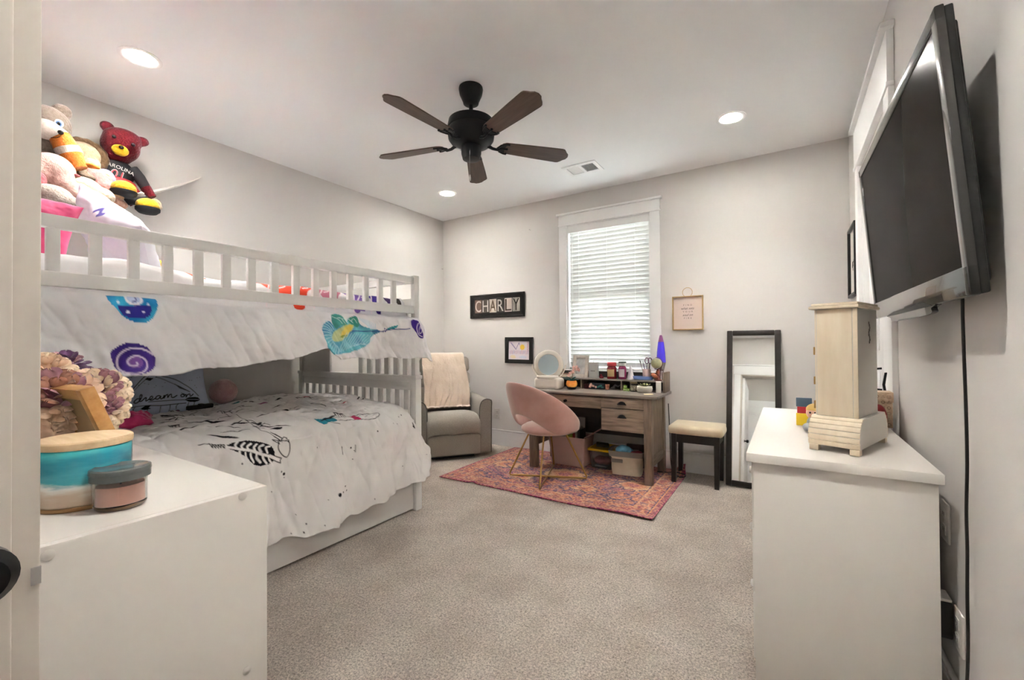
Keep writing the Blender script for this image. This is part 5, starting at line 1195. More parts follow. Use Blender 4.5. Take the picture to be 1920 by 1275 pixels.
# frames on the hutch
def pframe(x0, x1, h, y, w_, m, pic, label):
    t = thing('photo_frame', label, 'picture frame', ((x0+x1)/2, y, HS), rot=(math.radians(-9), 0, 0)); a = (x1-x0)/2
    for n_, q_ in (('stile', (-a, -a+w_, 0, h)), ('stile', (a-w_, a, 0, h)), ('rail', (-a+w_, a-w_, 0, w_)), ('rail', (-a+w_, a-w_, h-w_, h))): MB().bx(q_[0], q_[1], 0, .016, q_[2], q_[3], .002).build(n_, m, t)
    MB().bx(-a+w_, a-w_, .006, .010, w_, h-w_).build('photo', pic, t); return t
pframe(-1.786, -1.624, .218, 3.90, .034, mat('whitewash', '#c9c3ba', .7, var=('#b3aca2', 20, 4)), mat('photo_grey', '#8c8c8c', .4, var=('#c6c6c4', 14, 3)), 'whitewashed photo frame behind the orchid')
sp0 = thing('gift_tin', 'small pale grey lettered tin on the hutch with black loop', 'tin', (-1.569, 3.92, HS))
MB().bx(-.044, .044, -.02, .02, 0, .128, .003).build('tin_body', mat('pale_tin', '#a9aaa8', .45), sp0); MB().bx(-.0445, .0445, -.0205, .0205, .128, .148, .002).build('lid', mat('pale_tin_lid', '#b9b9b5', .45), sp0)
MB().tube([(-.003, 0, .148), (-.006, 0, .158), (0, 0, .164), (.006, 0, .158), (.003, 0, .148)], .0016, 6).build('loop', M['black'], sp0)
for k in range(5): MB().bx(-.022+k*.009, -.017+k*.009, -.0206, -.0201, .062, .072).build('printed_letter', ink, sp0)
one(MB().ball((-1.485, 3.89, HS+.012), (.018, .014, .012)).ball((-1.485, 3.89, HS+.030), (.010, .010, .010)).ball((-1.468, 3.885, HS+.012), (.010, .010, .012)), 'trinket', mat('dark_red_glass', '#7d2430', .25), 'small dark red figurine on the hutch shelf', 'figurine')
def jarc(x, y, r, h, mj, ml, label, lab_m=None, lidh=.03, lid2=None):
    t = thing('jar_candle', label, 'candle', (x, y, HS))
    MB().lathe([(0, 0), (r-.004, 0), (r, .005), (r, h-.02), (r-.008, h-.006), (r-.01, h), (0, h)], n=32).build('jar', mj, t, 50, fix=True)
    MB().lathe([(0, h), (r-.002, h), (r-.001, h+.003), (r-.003, h+lidh), (r-.008, h+lidh+.004), (0, h+lidh+.004)], n=32).build('lid', ml, t, 50, fix=True)
    if lab_m: MB().add([((r+.0006)*math.cos(a), (r+.0006)*math.sin(a), z) for z in (.022, h-.03) for a in np.linspace(-2.3, -.75, 12)], [(i, i+1, i+13, i+12) for i in range(11)]).build('label', lab_m, t, 179)
    return t
jarc(-1.385, 3.905, .045, .118, mat('red_wax_jar', '#7c1f26', .15, coat=.5), mat('red_lid', '#c03a40', .3), 'red jar candle with tan label on the hutch', mat('tan_label', '#c8a878', .7))
t = jarc(-1.283, 3.90, .036, .122, mat('magenta_jar', '#8a2a55', .2, coat=.4), mat('white_band', '#cfcdc9', .4), 'magenta jar with white band and dark lid on the hutch', mat('white_label', '#b9a6ae', .7), .022)
MB().lathe([(0, .148), (.034, .148), (.035, .150), (.034, .160), (0, .162)], n=28).build('lid_top', mat('dark_lid', '#4c5650', .4), t, fix=True)
one(MB().lathe([(0, 0), (.034, 0), (.028, .03), (.016, .09), (.006, .125), (0, .13)], (-1.208, 3.905, HS), 24), 'cone_ornament', mat('pale_cone', '#c9c6cc', .5), 'pale tapered cone ornament on the hutch', 'ornament', angle=60, fix=True)
tr = thing('desk_tray', 'blue oval tray on the hutch shelf', 'tray', (-1.105, 3.915, HS))
MB().lathe([(0, .002), (.088, .002), (.098, .03), (.094, .032), (.085, .006), (0, .005)], n=40, sy=.45).build('tray_body', mat('tray_blue', '#5b73ac', .35), tr, 60, fix=True)
one(MB().lathe([(.014, 0), (.026, 0), (.026, .02), (.014, .02), (.014, 0)], (-1.128, 3.905, HS+.0065), 28), 'tape_roll', mat('tape_tan', '#c3904f', .4), 'tan tape roll lying in the blue tray', 'tape')
cu = thing('pencil_cup', 'pale pink pencil cup standing in the blue tray', 'cup', (-1.068, 3.92, HS+.0065))
MB().lathe([(0, 0), (.032, 0), (.034, .004), (.036, .09), (.033, .09), (.031, .006), (0, .005)], n=32).build('cup_body', mat('cup_pink', '#dcc0be', .4), cu, 50, fix=True)
for k, (dx, dy, tx, L, c_, lab) in enumerate(((-.015, .0, -.30, .17, '#4a4038', 'thin brown paintbrush'), (-.006, .01, -.2, .15, '#6b5a7d', 'purple pen'), (.0, -.01, .05, .13, '#3c3550', 'dark blue pen'), (.012, .008, .12, .14, '#7d4a6a', 'mauve pencil'), (-.02, -.008, -.22, .16, '#9a948c', 'grey pencil'))):
    a = Vector((-1.068+dx, 3.92+dy, HS+.0155)); b_ = a+Vector((tx*L, 0, L)); t = thing('pen', lab+' in the pink pencil cup', 'pen', a)
    MB(True).cyl(a, a+(b_-a)*.85, .0035, n=8).build('barrel', mat('pen_%d' % k, c_, .4), t); MB(True).cyl(a+(b_-a)*.85, b_, .0035, .001, n=8).build('tip', M['black'], t)
sc_ = thing('scissors', 'plum handled scissors standing in the pink pencil cup', 'scissors', (-1.05, 3.915, HS+.0155)); plum = mat('plum_plastic', '#5b3450', .35)
for dx in (-.014, .014): MB().tube([(dx*1.05+.016*math.cos(t_a), 0, .155+.026*math.sin(t_a)) for t_a in np.linspace(0, 2*PI, 18)[:-1]], .004, 7, True).build('handle', plum, sc_)
for dx in (-.006, .006): MB().box((dx*.3, dx*.15, .065), (.010, .0025, .13), (0, -dx*8, 0)).build('blade', M['chrome'], sc_)
# lava lamp
ll = thing('lava_lamp', 'tall purple lava lamp with silver base on the hutch', 'lamp', (-.955, 3.975, HS))
MB().lathe([(0, 0), (.045, 0), (.045, .01), (.022, .075), (.024, .085), (.042, .155), (.040, .156), (0, .156)], n=32).build('base', mat('lava_silver', '#a9a6a8', .25, metal=.8), ll, 50, fix=True)
MB().lathe([(0, .156), (.041, .156), (.035, .25), (.025, .335), (.024, .338), (0, .338)], n=32).build('globe', mat('lava_violet', '#3d2fc0', .15, coat=.5, emit=((.10, .05, .75), .08)), ll, 50, fix=True)
MB().lathe([(0, .338), (.0245, .338), (.012, .392), (.008, .398), (0, .399)], n=28).build('cap', mat('lava_cap', '#7a3f72', .3), ll, 50, fix=True)
# globe on carved stand
gl = thing('desk_globe', 'miniature world globe on a carved reddish stand', 'globe', (-.965, 3.90, HS))
gm = mat('globe_map', '#8a8f6c', .4, var=('#b5ad84', 16, 4, .12))
MB().ball((-.01, -.01, .150), .046, n=28, k=18).build('sphere', gm, gl)
MB().tube([(-.01+.052*math.cos(t_a), -.01, .150+.052*math.sin(t_a)) for t_a in np.linspace(-1.9, 1.7, 20)], .0025, 6).build('meridian', mat('dark_brass', '#5a4528', .4, metal=.7), gl)
MB().lathe([(0, 0), (.034, 0), (.034, .006), (.016, .015), (.010, .05), (.018, .07), (.008, .098), (0, .1)], n=24).build('stand', mat('red_carved', '#6d2c1f', .5), gl, 60, fix=True)
MB().ball((-.022, -.03, .042), (.034, .016, .018), (0, .5, 0)).ball((.0, -.02, .07), (.012, .010, .02)).build('carved_bird', mat('carved_tan', '#9a5a3a', .5), gl)
# hutch cubbies
fbx = thing('floral_box', 'dark box with pink blossoms and teal leaves in the hutch cubby', 'box', (-1.53, 3.93, S_))
MB().bx(-.075, .08, -.055, .05, 0, .058, .002).build('box_body', mat('navy_card', '#1c2430', .5), fbx); rr = random.Random(8)
for k in range(9): MB().lathe([(0, .0), (.011, .0), (.008, .0012), (0, .0016)], (-.062+rr.uniform(0, .06), -.0552, .012+rr.uniform(0, .036)), 10, (PI/2, 0, 0)).build('blossom', opm, fbx)
for k in range(4): MB().lathe([(0, .0), (.015, .0), (0, .0014)], (.02+.014*k, -.0552, .02+.008*(k % 3)), 10, (PI/2, 0, 0), sy=.5).build('leaf', lfm, fbx)
one(MB().box((-1.625, 3.90, S_+.024), (.05, .06, .048), None, .004).ball((-1.622, 3.868, S_+.026), (.008, .003, .009)), 'trinket_box', mat('dark_crimson', '#471a20', .4), 'tiny dark crimson box in the hutch cubby', 'box')
one(MB().lathe([(0, 0), (.016, 0), (.020, .045), (.022, .05), (.018, .05), (.014, .005), (0, .004)], (-1.422, 3.885, S_), 20), 'cork_cup', mat('salmon_cup', '#c48a72', .6, var=('#8a4a3a', 40, 2)), 'small patterned salmon cup in the hutch cubby', 'cup', fix=True)
one(MB().tube([(-1.385, 3.93, S_+.02), (-1.36, 3.93, S_+.042), (-1.335, 3.93, S_+.03), (-1.31, 3.925, S_+.045)], [.006, .010, .007, .003], 8).lathe([(0, 0), (.02, 0), (.02, .02), (0, .02)], (-1.385, 3.93, S_), 12), 'hair_clip', mat('grey_clip', '#8d8f92', .4), 'grey hair clip lying in the hutch cubby', 'hair clip')
mac = mat('green_candy', '#8ab04a', .6); mcr = mat('cream_fill', '#d8d2b8', .7)
for k, (x, y, zz_) in enumerate(((-1.255, 3.875, 0), (-1.222, 3.868, 0), (-1.25, 3.878, .0245))):
    t = thing('macaron', 'green macaron ' + ('sitting on top of another macaron', 'under another macaron in the hutch cubby', 'beside the little glass jar')[0 if zz_ else k+1], 'macaron', (x, y, S_+zz_), group='green macarons')
    MB().lathe([(0, 0), (.013, 0), (.016, .004), (.015, .009), (0, .009)], n=18).lathe([(0, .014), (.015, .014), (.016, .019), (.012, .0235), (0, .0245)], n=18).build('shell', mac, t, 60, fix=True); MB().lathe([(0, .009), (.0145, .009), (.0145, .014), (0, .014)], n=18).build('filling', mcr, t)
gj = thing('storage_jar', 'little glass jar of pale beads with metal lid on the desk', 'jar', (-1.165, 3.85, S_))
MB().lathe([(0, .001), (.030, .001), (.034, .008), (.034, .062), (.028, .072), (.026, .072), (.031, .06), (.031, .009), (0, .004)], n=28).build('glass', M['glass'], gj, 50, fix=True); MB().lathe([(0, .005), (.030, .009), (.030, .05), (0, .053)], n=24).build('beads', mat('bead_mix', '#c9c2ad', .6, var=('#8a7d68', 90, 2, .08)), gj, fix=True); MB().lathe([(0, .072), (.030, .072), (.030, .086), (0, .087)], n=28).build('lid', mat('jar_lid', '#9a8a6a', .35, metal=.6), gj, fix=True)
su = thing('succulent_plant', 'green succulent in an oval white ribbed pot on the desk', 'potted plant', (-1.055, 3.80, S_))
MB().lathe([(0, 0), (.052, 0), (.064, .015), (.068, .035), (.064, .056), (.060, .058), (.058, .05), (0, .048)], n=44, sy=.72).build('pot', mat('white_ribbed', '#cfccc3', .6, bump=(60, .3, .004)), su, 60, fix=True)
sm_ = mat('succulent_leaf', '#7d8455', .5, var=('#a89a7a', 18, 3))
for k in range(18): a = k*2.4; e_ = .25+.08*k; leaf(su, (.012*math.cos(a), .008*math.sin(a), .05), (math.cos(a), math.sin(a)*.8, e_), .062-.0016*k, .010, .006, sm_, n=6)
wbx = thing('white_box', 'small upright white box at the end of the desk', 'box', (-.948, 3.845, S_))
MB().box((0, 0, .046), (.042, .042, .092), (0, 0, .25), .003).build('box_body', mat('white_card', '#d9d6cc', .5), wbx); MB().box((0, 0, .0945), (.043, .043, .005), (0, 0, .25), .002).build('lid', mat('white_card_lid', '#e0ddd3', .5), wbx)
one(MB().box((-.985, 3.665, S_+.0025), (.075, .055, .004), (0, 0, .35), .001), 'note_pad', mat('cream_paper', '#d9cfae', .8), 'cream sticky note pad on the desk corner', 'note pad')

# ================================================================== under the desk
RG = .0125
def tub(name, label, cat, c, bw, tw, bd, td, h, m, rotz=0, wall=.004, n=1):
    t = thing(name, label, cat, (c[0], c[1], RG), rotz)
    def ring(w_, d_, z, r=.02):
        pts = []
        for cx_, cy_, a0 in ((1, 1, 0), (-1, 1, 90), (-1, -1, 180), (1, -1, 270)):
            for k in range(5): a = math.radians(a0+k*22.5); pts.append((cx_*(w_/2-r)+r*math.cos(a), cy_*(d_/2-r)+r*math.sin(a), z))
        return pts
    rings = [ring(bw, bd, 0), ring(tw, td, h), ring(tw-2*wall, td-2*wall, h), ring(bw-2*wall, bd-2*wall, wall)]
    vs = sum(rings, []); k = 20; fs = [(r*k+i, r*k+(i+1) % k, (r+1)*k+(i+1) % k, (r+1)*k+i) for r in range(3) for i in range(k)]
    fs += [tuple(range(k))[::-1], tuple(3*k+i for i in range(k))]
    MB().add(vs, fs).build('bin_body', m, t, 40); return t
pb = tub('storage_bin', 'dusty pink plastic storage bin with open flap lid under the desk', 'storage bin', (-1.79, 3.875), .33, .385, .20, .25, .275, mat('dusty_pink', '#b59893', .55))
fl_ = MB().bx(0, .19, -.115, .115, 0, .006, .002); fl_.v = [tuple(Matrix.Rotation(math.radians(-32), 3, 'Y') @ Vector(v)+Vector((.185, 0, .278))) for v in fl_.v]; fl_.build('lid_flap', bpy.data.materials['dusty_pink'], pb)
for k, (x, y, w_, h, c_, lab) in enumerate(((-1.80, 3.93, .26, .42, '#8f8d8b', 'grey board standing in the pink bin'), (-1.70, 3.86, .012, .34, '#b9b2a8', 'pale book standing in the pink bin'), (-1.725, 3.865, .02, .33, '#9c2f2f', 'red book standing in the pink bin'), (-1.674, 3.865, .018, .325, '#3a3230', 'dark book standing in the pink bin'))):
    t = thing('book' if k else 'picture_board', lab, 'book' if k else 'board', (x, y, RG+.02))
    if k == 0: MB().box((0, 0, h/2), (w_, .008, h), (-.06, 0, 0), .001).build('board', mat('board_grey', c_, .6), t); MB().box((.0, .005, h/2+.003), (w_+.01, .006, h+.008), (-.06, 0, 0)).build('backing', M['black'], t)
    else: MB().box((0, 0, h/2), (w_*.7, .14, h-.006)).build('pages', bpy.data.materials['paper_edge'], t); MB().bx(-w_/2, -w_*.36, -.072, .072, 0, h).bx(w_*.36, w_/2, -.072, .072, 0, h).bx(-w_/2, w_/2, -.075, -.070, 0, h).build('cover', mat('cover_%d' % k, c_, .6), t)
one(MB(True).box((-1.775, 3.84, RG+.266), (.075, .11, .05), (.2, .15, .3), .012), 'craft_pouch', mat('lime_felt', '#8f9a2c', .8), 'lime green pouch on top of the pink bin', 'pouch')
clr = mat('cloudy_plastic', '#e6e6e4', .18, trans=.92, ior=1.2)
cbx = tub('plastic_tote', 'clear plastic tote with yellow lid under the desk', 'storage box', (-1.478, 3.94), .19, .215, .20, .235, .165, clr, wall=.003)
ylm = mat('yellow_lid', '#d3ac16', .35)
MB().bx(-.118, .118, -.128, -.112, .16, .182, .004).bx(-.118, .118, .112, .128, .16, .182, .004).bx(-.118, -.104, -.12, .12, .16, .182, .004).bx(.104, .118, -.12, .12, .16, .182, .004).bx(-.106, .106, -.114, .114, .166, .172).build('lid', ylm, cbx)
one(MB(True).ball((-1.51, 3.93, RG+.055), (.06, .06, .04)).ball((-1.46, 3.95, RG+.05), (.05, .06, .04)), 'craft_fabric', mat('rose_fabric', '#a05a62', .8), 'rose fabric bundle inside the clear tote', 'fabric')
one(MB(True).bx(-1.55, -1.44, 3.88, 3.98, RG+.004, RG+.014), 'note_book', mat('silver_cover', '#9aa2a8', .5), 'thin silver notebook at the bottom of the clear tote', 'book')
one(MB(True).box((-1.49, 3.93, RG+.199), (.12, .09, .03), (.05, .1, .4), .01), 'craft_kit', mat('dark_olive', '#3c3a22', .6), 'dark pouch on the yellow lid', 'pouch')
can = mat('canvas_cream', '#cdbfa6', .9, var=('#d8ccb6', 10, 4), bump=(30, .3, .01)); gry = mat('canvas_grey', '#8a867e', .85)
fbn = thing('fabric_bin', 'cream fabric bin with grey rim under the desk', 'fabric bin', (-1.22, 3.83, RG), math.radians(8))
nz_, k = 16, 48; vs = []
for i in range(nz_):
    t_ = i/(nz_-1); z = .205*t_; hw = (.125+.028*t_)-.010*math.sin(PI*t_); hd = (.085+.03*t_)-.008*math.sin(PI*t_)
    for j in range(k):
        a = 2*PI*j/k; cx_, sy_ = math.cos(a), math.sin(a); q_ = .28
        x = hw*math.copysign(abs(cx_)**q_, cx_); y = hd*math.copysign(abs(sy_)**q_, sy_)
        d_ = .010*math.sin(5*t_+3*a)*math.sin(PI*t_)*abs(math.sin(2*a+1)); vs.append((x+d_, y+d_*.8, z))
fs = [(i*k+j, i*k+(j+1) % k, (i+1)*k+(j+1) % k, (i+1)*k+j) for i in range(nz_-1) for j in range(k)]+[tuple(range(k))[::-1]]
o = MB().add(vs, fs).build('bin_body', can, fbn, 60); md = o.modifiers.new('thick', 'SOLIDIFY'); md.thickness = .004; md.offset = -1
rim = [(v[0]*1.012, v[1]*1.012, v[2]) for v in vs]
def sup(hw, hd, z): return [(hw*math.copysign(abs(math.cos(2*PI*j/k))**.28, math.cos(2*PI*j/k)), hd*math.copysign(abs(math.sin(2*PI*j/k))**.28, math.sin(2*PI*j/k)), z) for j in range(k)]
rv = sup(.149, .114, .165)+sup(.157, .119, .212)+sup(.150, .112, .212)+sup(.144, .108, .165)
MB().add(rv, [(r*k+j, r*k+(j+1) % k, ((r+1) % 4)*k+(j+1) % k, ((r+1) % 4)*k+j) for r in range(4) for j in range(k)]).build('rim', gry, fbn, 50)
MB().box((-.075, -.1035, .128), (.10, .004, .032), (-.10, 0, 0), .001).build('handle_patch', gry, fbn)
tb2 = MB()
for k2 in range(5): tb2.ball((-.06+.02*k2, -.03+.012*(k2 % 2), .205+.012*math.sin(k2)), (.040, .040, .036), n=10, k=8)
wmm = wm(fbn); tb2.v = [tuple(wmm @ Vector(v)) for v in tb2.v]
o = one(tb2, 'blue_cloth', mat('sky_blue_cloth', '#5f97b5', .85, bump=(40, .6, .01)), 'sky blue cloth spilling from the cream fabric bin', 'cloth'); md = o.modifiers.new('rm', 'REMESH'); md.mode = 'VOXEL'; md.voxel_size = .008; md.use_smooth_shade = True
bb_ = thing('brown_box', 'dark brown boxed set standing in the cream fabric bin', 'box', wmm @ Vector((.06, .045, .05)), math.radians(8))
MB().box((0, 0, .10), (.15, .05, .20), (-.12, 0, 0), .002).build('box_body', mat('chocolate_card', '#3b2019', .5), bb_); MB().box((.01, -.0365, .145), (.055, .002, .03), (-.12, 0, 0)).build('label', mat('tag_grey', '#8d7f78', .6), bb_)
o = one(MB(True).ball(tuple(wmm @ Vector((.10, -.04, .195))), (.035, .04, .02)).ball(tuple(wmm @ Vector((.055, -.05, .19))), (.03, .03, .02)), 'red_cloth', mat('dark_rose_cloth', '#7d2f38', .85), 'dark rose cloth in the cream fabric bin', 'cloth')
cpts = [(-.925, 4.10, .62), (-.915, 4.10, .35), (-.90, 4.06, .12), (-.86, 3.98, .03), (-.80, 3.92, .020), (-.76, 3.94, .022), (-.77, 4.0, .022), (-.84, 4.03, .022), (-.90, 4.0, .024), (-1.0, 3.98, .022)]
one(MB().tube(smoothpts(cpts, 8), .004, 6), 'cable', M['black'], 'black cable looping on the rug beside the stool', 'cable')
# ================================================================== plush toys in the corner hammock
PX = lambda px, py, x: Vector(at(px, py, 'x', x))
u, v = np.meshgrid(np.linspace(0, 1, 60), np.linspace(0, 1, 30), indexing='ij')
Yn = .125+u*(1.485-.125); wdn = .56*(1-u)**.72
Xn = XL+.008+v*wdn; ze = 1.92+.51*u**2.2
Zn = ze+.10*(1-v)*(1-u)+.0*v-.05*np.sin(PI*v)*(1-u)+.012*np.sin(v*22+3*fbm(u*4, v*4, 2, 3))*(.25+u)*(1-u**4)
ntm = cloth('hammock_net', '#d6d2cd', None, 200, .2)
o = MB().sheet(np.stack([Xn, Yn, Zn], -1)).build('toy_hammock', ntm, None, 179, label='white mesh toy hammock strung across the wall corner', cat='hammock')
md = o.modifiers.new('thick', 'SOLIDIFY'); md.thickness = .004
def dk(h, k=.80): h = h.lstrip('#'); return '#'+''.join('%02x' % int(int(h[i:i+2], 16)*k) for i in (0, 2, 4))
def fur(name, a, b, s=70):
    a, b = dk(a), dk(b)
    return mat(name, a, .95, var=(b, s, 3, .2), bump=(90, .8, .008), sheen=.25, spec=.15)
def blob(name, lumps, m, parent=None, voxel=.009, world=True, it=6, **k):
    mb = MB(world)
    for l in lumps: mb.ball(l[0], l[1], l[2] if len(l) > 2 else None, n=18, k=12)
    o = mb.build(name, m, parent, 179, **k)
    md = o.modifiers.new('weld', 'REMESH'); md.mode = 'VOXEL'; md.voxel_size = voxel; md.use_smooth_shade = True
    md = o.modifiers.new('soft', 'SMOOTH'); md.factor = .5; md.iterations = it; return o
V3 = Vector
# camera-facing axes at the toys: right, up, towards
tr_ = V3((.23, .97, 0)).normalized(); tn = V3((.93, -.22, -.28)).normalized(); tu = V3((0, 0, 1))
def off(c, a, b, d=0): return c+tr_*a+tu*b+tn*d
black_eye = mat('bead_black', '#0e0c0c', .15)
# grey and white plush
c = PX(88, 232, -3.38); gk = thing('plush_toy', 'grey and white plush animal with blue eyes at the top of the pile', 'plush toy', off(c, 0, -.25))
gfm = fur('grey_fur', '#938478', '#ab9d90'); wfm = fur('white_fur', '#d8cdc2', '#e8e0d8')
blob('head', [(c, (.10, .10, .095)), (off(c, -.02, -.03, .04), (.075, .075, .07))], gfm, gk)
blob('muzzle', [(off(c, .0, -.035, .075), (.062, .072, .052)), (off(c, .035, -.045, .085), (.035, .045, .035))], wfm, gk)
for s_e in (-.10, .055): blob('ear', [(off(c, s_e, .085), (.045, .045, .04)), (off(c, s_e*.8, .05), (.04, .04, .04))], gfm, gk)
MB(True).ball(off(c, .056, -.036, .125), (.012, .013, .012)).build('nose', black_eye, gk)
for s_e in (.048,):
    e_ = MB(True).ball(off(c, s_e, .012, .088), (.010, .019, .022)).build('eye', mat('eye_white', '#e8e8ea', .2), gk); MB(True).ball(off(c, s_e, .010, .096), (.006, .012, .015)).build('iris', mat('eye_blue', '#4b6a96', .15), e_); MB(True).ball(off(c, s_e, .010, .101), (.004, .007, .009)).build('pupil', black_eye, e_)
MB(True).tube([off(c, .02, -.075, .125), off(c, .04, -.07, .13), off(c, .052, -.06, .128)], .0015, 5).build('mouth', black_eye, gk)
blob('body', [(off(c, -.01, -.15, 0), (.06, .07, .09)), (off(c, -.05, -.09, .03), (.05, .05, .05))], fur('olive_fur', '#9a8f80', '#b5ab9c'), gk)
# orange banded plush
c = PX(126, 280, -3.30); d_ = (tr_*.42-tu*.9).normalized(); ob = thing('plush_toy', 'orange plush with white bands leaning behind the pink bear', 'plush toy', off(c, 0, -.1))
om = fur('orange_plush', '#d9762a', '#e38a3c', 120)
bnd = [(-.115, .030, wfm), (-.085, .043, wfm), (-.05, .050, om), (-.02, .052, om), (.01, .052, wfm), (.045, .050, om), (.085, .042, om)]
def seg(a, b, ra_, rb_, m, nm): MB(True).tube([c+d_*a, c+d_*(a+(b-a)*.33), c+d_*(a+(b-a)*.66), c+d_*b], [ra_, (2*ra_+rb_)/3, (ra_+2*rb_)/3, rb_], 22).build(nm, m, ob, 60)
seg(-.125, -.075, .020, .045, wfm, 'white_tip'); seg(-.075, -.005, .046, .055, om, 'orange_band'); seg(-.005, .03, .056, .056, wfm, 'white_band'); seg(.03, .105, .055, .040, om, 'orange_band')
blob('fin', [(c+d_*.07+tr_*.06, (.03, .03, .014)), (c+d_*.075+tr_*.085, (.018, .022, .010))], om, ob)
# tan furry plush with brown mane
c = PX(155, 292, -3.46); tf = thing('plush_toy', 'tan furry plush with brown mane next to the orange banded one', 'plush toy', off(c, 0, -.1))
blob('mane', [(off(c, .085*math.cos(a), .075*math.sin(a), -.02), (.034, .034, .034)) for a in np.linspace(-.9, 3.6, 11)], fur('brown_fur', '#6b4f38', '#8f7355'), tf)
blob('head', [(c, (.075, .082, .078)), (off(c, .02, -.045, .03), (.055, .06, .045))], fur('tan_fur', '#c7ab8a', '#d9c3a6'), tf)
blob('muzzle', [(off(c, .035, -.035, .06), (.032, .038, .03))], fur('cream_fur', '#dccab0', '#e8dcc8'), tf)
MB(True).ball(off(c, -.028, .012, .078), (.009, .011, .011)).ball(off(c, .0, -.002, .08), (.007, .008, .008)).build('eye', mat('amber_bead', '#5e3418', .2), tf)
blob('body', [(off(c, .03, -.11, 0), (.07, .08, .07))], bpy.data.materials['cream_fur'], tf)
# pink bear
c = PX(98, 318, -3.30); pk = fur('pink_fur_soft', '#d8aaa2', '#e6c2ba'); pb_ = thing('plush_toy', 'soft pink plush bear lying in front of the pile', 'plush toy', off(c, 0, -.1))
blob('body', [(c, (.085, .095, .085)), (off(c, -.05, -.03, .02), (.07, .08, .07)), (off(c, .04, -.06, .02), (.055, .06, .055))], pk, pb_)
blob('arm', [(off(c, .065, -.075, .04), (.045, .05, .04)), (off(c, .085, -.105, .05), (.038, .042, .035))], pk, pb_)
blob('leg', [(off(c, .02, -.135, .03), (.055, .07, .045)), (off(c, .06, -.15, .05), (.04, .045, .04))], pk, pb_)
blob('paw_pad', [(off(c, -.06, -.065, .085), (.03, .05, .055))], fur('rose_pad', '#c9626a', '#d67c80'), pb_)
# white lacy bunny
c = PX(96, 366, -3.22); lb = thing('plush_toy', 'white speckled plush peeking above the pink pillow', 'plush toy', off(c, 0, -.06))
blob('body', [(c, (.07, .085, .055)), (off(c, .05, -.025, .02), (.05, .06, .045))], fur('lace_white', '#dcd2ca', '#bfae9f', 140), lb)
# rose and grey eared plush
c = PX(160, 322, -3.42); re_ = thing('plush_toy', 'rose pink plush with a grey ear draped over the hammock', 'plush toy', off(c, 0, -.06))
blob('body', [(off(c, .05, -.03), (.06, .075, .045)), (off(c, .09, -.07, .02), (.05, .06, .04)), (off(c, .0, .0), (.05, .06, .04))], fur('rose_fur', '#cf8f8c', '#dba7a2'), re_)
blob('ear', [(off(c, -.03, .005, .05), (.035, .045, .022)), (off(c, .01, -.03, .06), (.03, .04, .02))], fur('taupe_fur', '#8f8070', '#a89886'), re_)
blob('foot', [(off(c, .13, -.11, .04), (.035, .04, .03))], fur('peach_fur', '#e0a878', '#e8bd94'), re_)
# cream plush
c = PX(156, 352, -3.30); cr_ = thing('plush_toy', 'cream plush tucked between the pink bear and white pillow', 'plush toy', off(c, 0, -.06))
blob('body', [(c, (.07, .08, .06)), (off(c, .07, -.03, .01), (.06, .065, .05))], fur('butter_fur', '#e2c7a6', '#ecd8be'), cr_)
blob('ribbon', [(off(c, -.03, .06, .045), (.02, .025, .012))], fur('rose_ribbon', '#b8636a', '#c77a7e'), cr_)
# blue doll
c = PX(184, 322, -3.44); bd_ = thing('rag_doll', 'blue patterned rag doll with an orange flower patch', 'doll', off(c, 0, -.1))
bfm = mat('blue_pattern', '#3f6fae', .8, var=('#6a86c9', 60, 3, .08)); 
blob('head', [(off(c, -.02, .04), (.034, .036, .03))], fur('doll_grey_face', '#b8a89c', '#c7b9ad'), bd_)
blob('cap', [(off(c, -.04, .058, .02), (.02, .035, .012))], fur('doll_cap', '#6a7d52', '#8a8a5a'), bd_)
blob('body', [(off(c, .03, -.035), (.045, .05, .06))], mat('periwinkle', '#7486c4', .8, var=('#9a8fc9', 50, 3, .1)), bd_)
MB(True).tube([off(c, -.01, .0, .05), off(c, .01, -.05, .065), off(c, .035, -.11, .07), off(c, .055, -.145, .07)], [.016, .020, .020, .016], 14).build('arm', bfm, bd_)
blob('flower_patch', [(off(c, .035, -.02, .055), (.014, .022, .022))], fur('flower_orange', '#d99a4e', '#e0b070'), bd_)
# peach ball shape
c = PX(206, 374, -3.36); one(MB(True), 'x', None, 'x', 'x') if False else None
blob('plush_toy', [(c, (.05, .06, .035)), (off(c, .04, -.02), (.035, .045, .028))], fur('peach_soft', '#dba48c', '#e5b8a2'), None, label='peach plush bolster at the hammock edge', cat='plush toy')
# generic dark red plush in a black jersey
c = PX(226, 274, -3.50); kx = -math.radians(14)
def o2(a, b, d=0): return off(c, a*math.cos(kx)-b*math.sin(kx), a*math.sin(kx)+b*math.cos(kx), d)
rd_ = thing('plush_doll', 'dark red plush doll in black jersey with yellow shoes on the hammock', 'plush toy', off(c, .02, -.25))
rdm = fur('maroon_plush', '#5c0f1b', '#7a1824', 140); jrm = mat('black_jersey', '#16161a', .7, bump=(200, .2, .002)); ylw = fur('yellow_plush', '#dfae1f', '#e8bd35', 140)
blob('head', [(c, (.085, .098, .098)), (o2(0, .05), (.08, .10, .06)), (o2(0, -.07), (.07, .075, .05))], rdm, rd_)
for s_e in (-1, 1): blob('ear', [(o2(s_e*.085, .085), (.03, .038, .03)), (o2(s_e*.065, .065), (.03, .036, .03))], rdm, rd_)
blob('muzzle', [(o2(.003, -.03, .075), (.03, .044, .036))], ylw, rd_)
MB(True).ball(o2(.003, -.012, .108), (.009, .013, .010)).build('nose', black_eye, rd_)
for s_e in (-.042, .048): MB(True).ball(o2(s_e, .035, .088), (.008, .011, .011)).build('eye', black_eye, rd_)
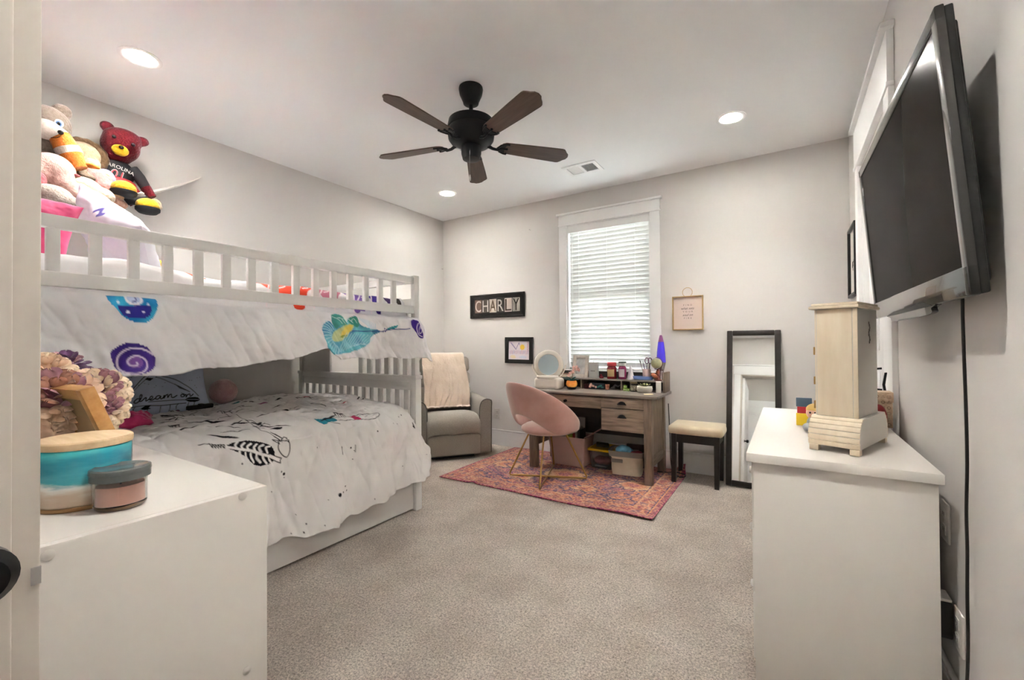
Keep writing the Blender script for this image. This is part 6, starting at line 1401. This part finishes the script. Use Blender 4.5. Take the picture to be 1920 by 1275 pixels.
blob('torso', [(o2(.02, -.15), (.06, .085, .06)), (o2(.03, -.19), (.06, .085, .05))], jrm, rd_)
blob('shorts', [(o2(.045, -.235, .02), (.06, .095, .045)), (o2(.06, -.255, .045), (.055, .10, .035))], mat('red_satin', '#8d1420', .45, bump=(16, .5, .02)), rd_)
MB(True).tube([o2(.085, -.115), o2(.13, -.15, .01), o2(.175, -.20, .02)], [.034, .032, .028], 14).build('sleeve', jrm, rd_)
MB(True).tube([o2(-.07, -.115), o2(-.10, -.13, .0), o2(-.12, -.17, .0)], [.034, .032, .028], 14).build('sleeve', jrm, rd_)
MB(True).tube([o2(.172, -.197, .02), o2(.215, -.24, .03)], [.030, .024], 14).build('cuff', rdm, rd_)
blob('hand', [(o2(.235, -.262, .035), (.024, .03, .022)), (o2(.262, -.287, .035), (.018, .022, .018)), (o2(.255, -.262, .045), (.012, .018, .012))], fur('cream_hand', '#d9c2a2', '#e5d3b8'), rd_)
def shoe(p):
    m_ = MB(True); prof = []
    blob('shoe', [(p+tu*.014, (.06, .062, .045))], ylw, rd_, it=2)
    MB(True).lathe([(0, -.036), (.045, -.034), (.062, -.018), (.063, -.002), (.0, .0)], p, 26).build('sole', jrm, rd_, 50, fix=True)
s1 = PX(232, 358, -3.33); s2 = PX(277, 390, -3.36)
shoe(s1); shoe(s2)
MB(True).tube([o2(.085, -.275, .05), o2(.12, -.315, .07), s2+tu*.05], [.026, .024, .024], 12).build('leg', jrm, rd_)
MB(True).tube([o2(.02, -.275, .06), s1+tu*.03-tn*.02], [.026, .024], 12).build('leg', jrm, rd_)
blob('tail', [(PX(246, 378, -3.46), (.014, .018, .034))], rdm, rd_)
# lettering on the jersey follows the torso
jl = mat('jersey_grey_letter', '#b9b3b0', .7); jr = mat('jersey_red_letter', '#b0323a', .7)
def jersey(txt, size, b0, m, ext=.001):
    vs, fs = textmesh(txt, size, ext); wx = (min(q_.x for q_ in vs)+max(q_.x for q_ in vs))/2
    out = []
    for q_ in vs:
        a = q_.x-wx; b = b0+q_.y-abs(a)*abs(a)*1.6; dpt = .066-.9*a*a*3+q_.z
        out.append(o2(.025+a, b, dpt))
    MB(True).add(out, fs).build('jersey_lettering', m, rd_, 0)
jersey('CAROLINA', .030, -.135, jl); jersey('01', .075, -.182, jl, .0008); jersey('01', .068, -.182, jr, .0014)
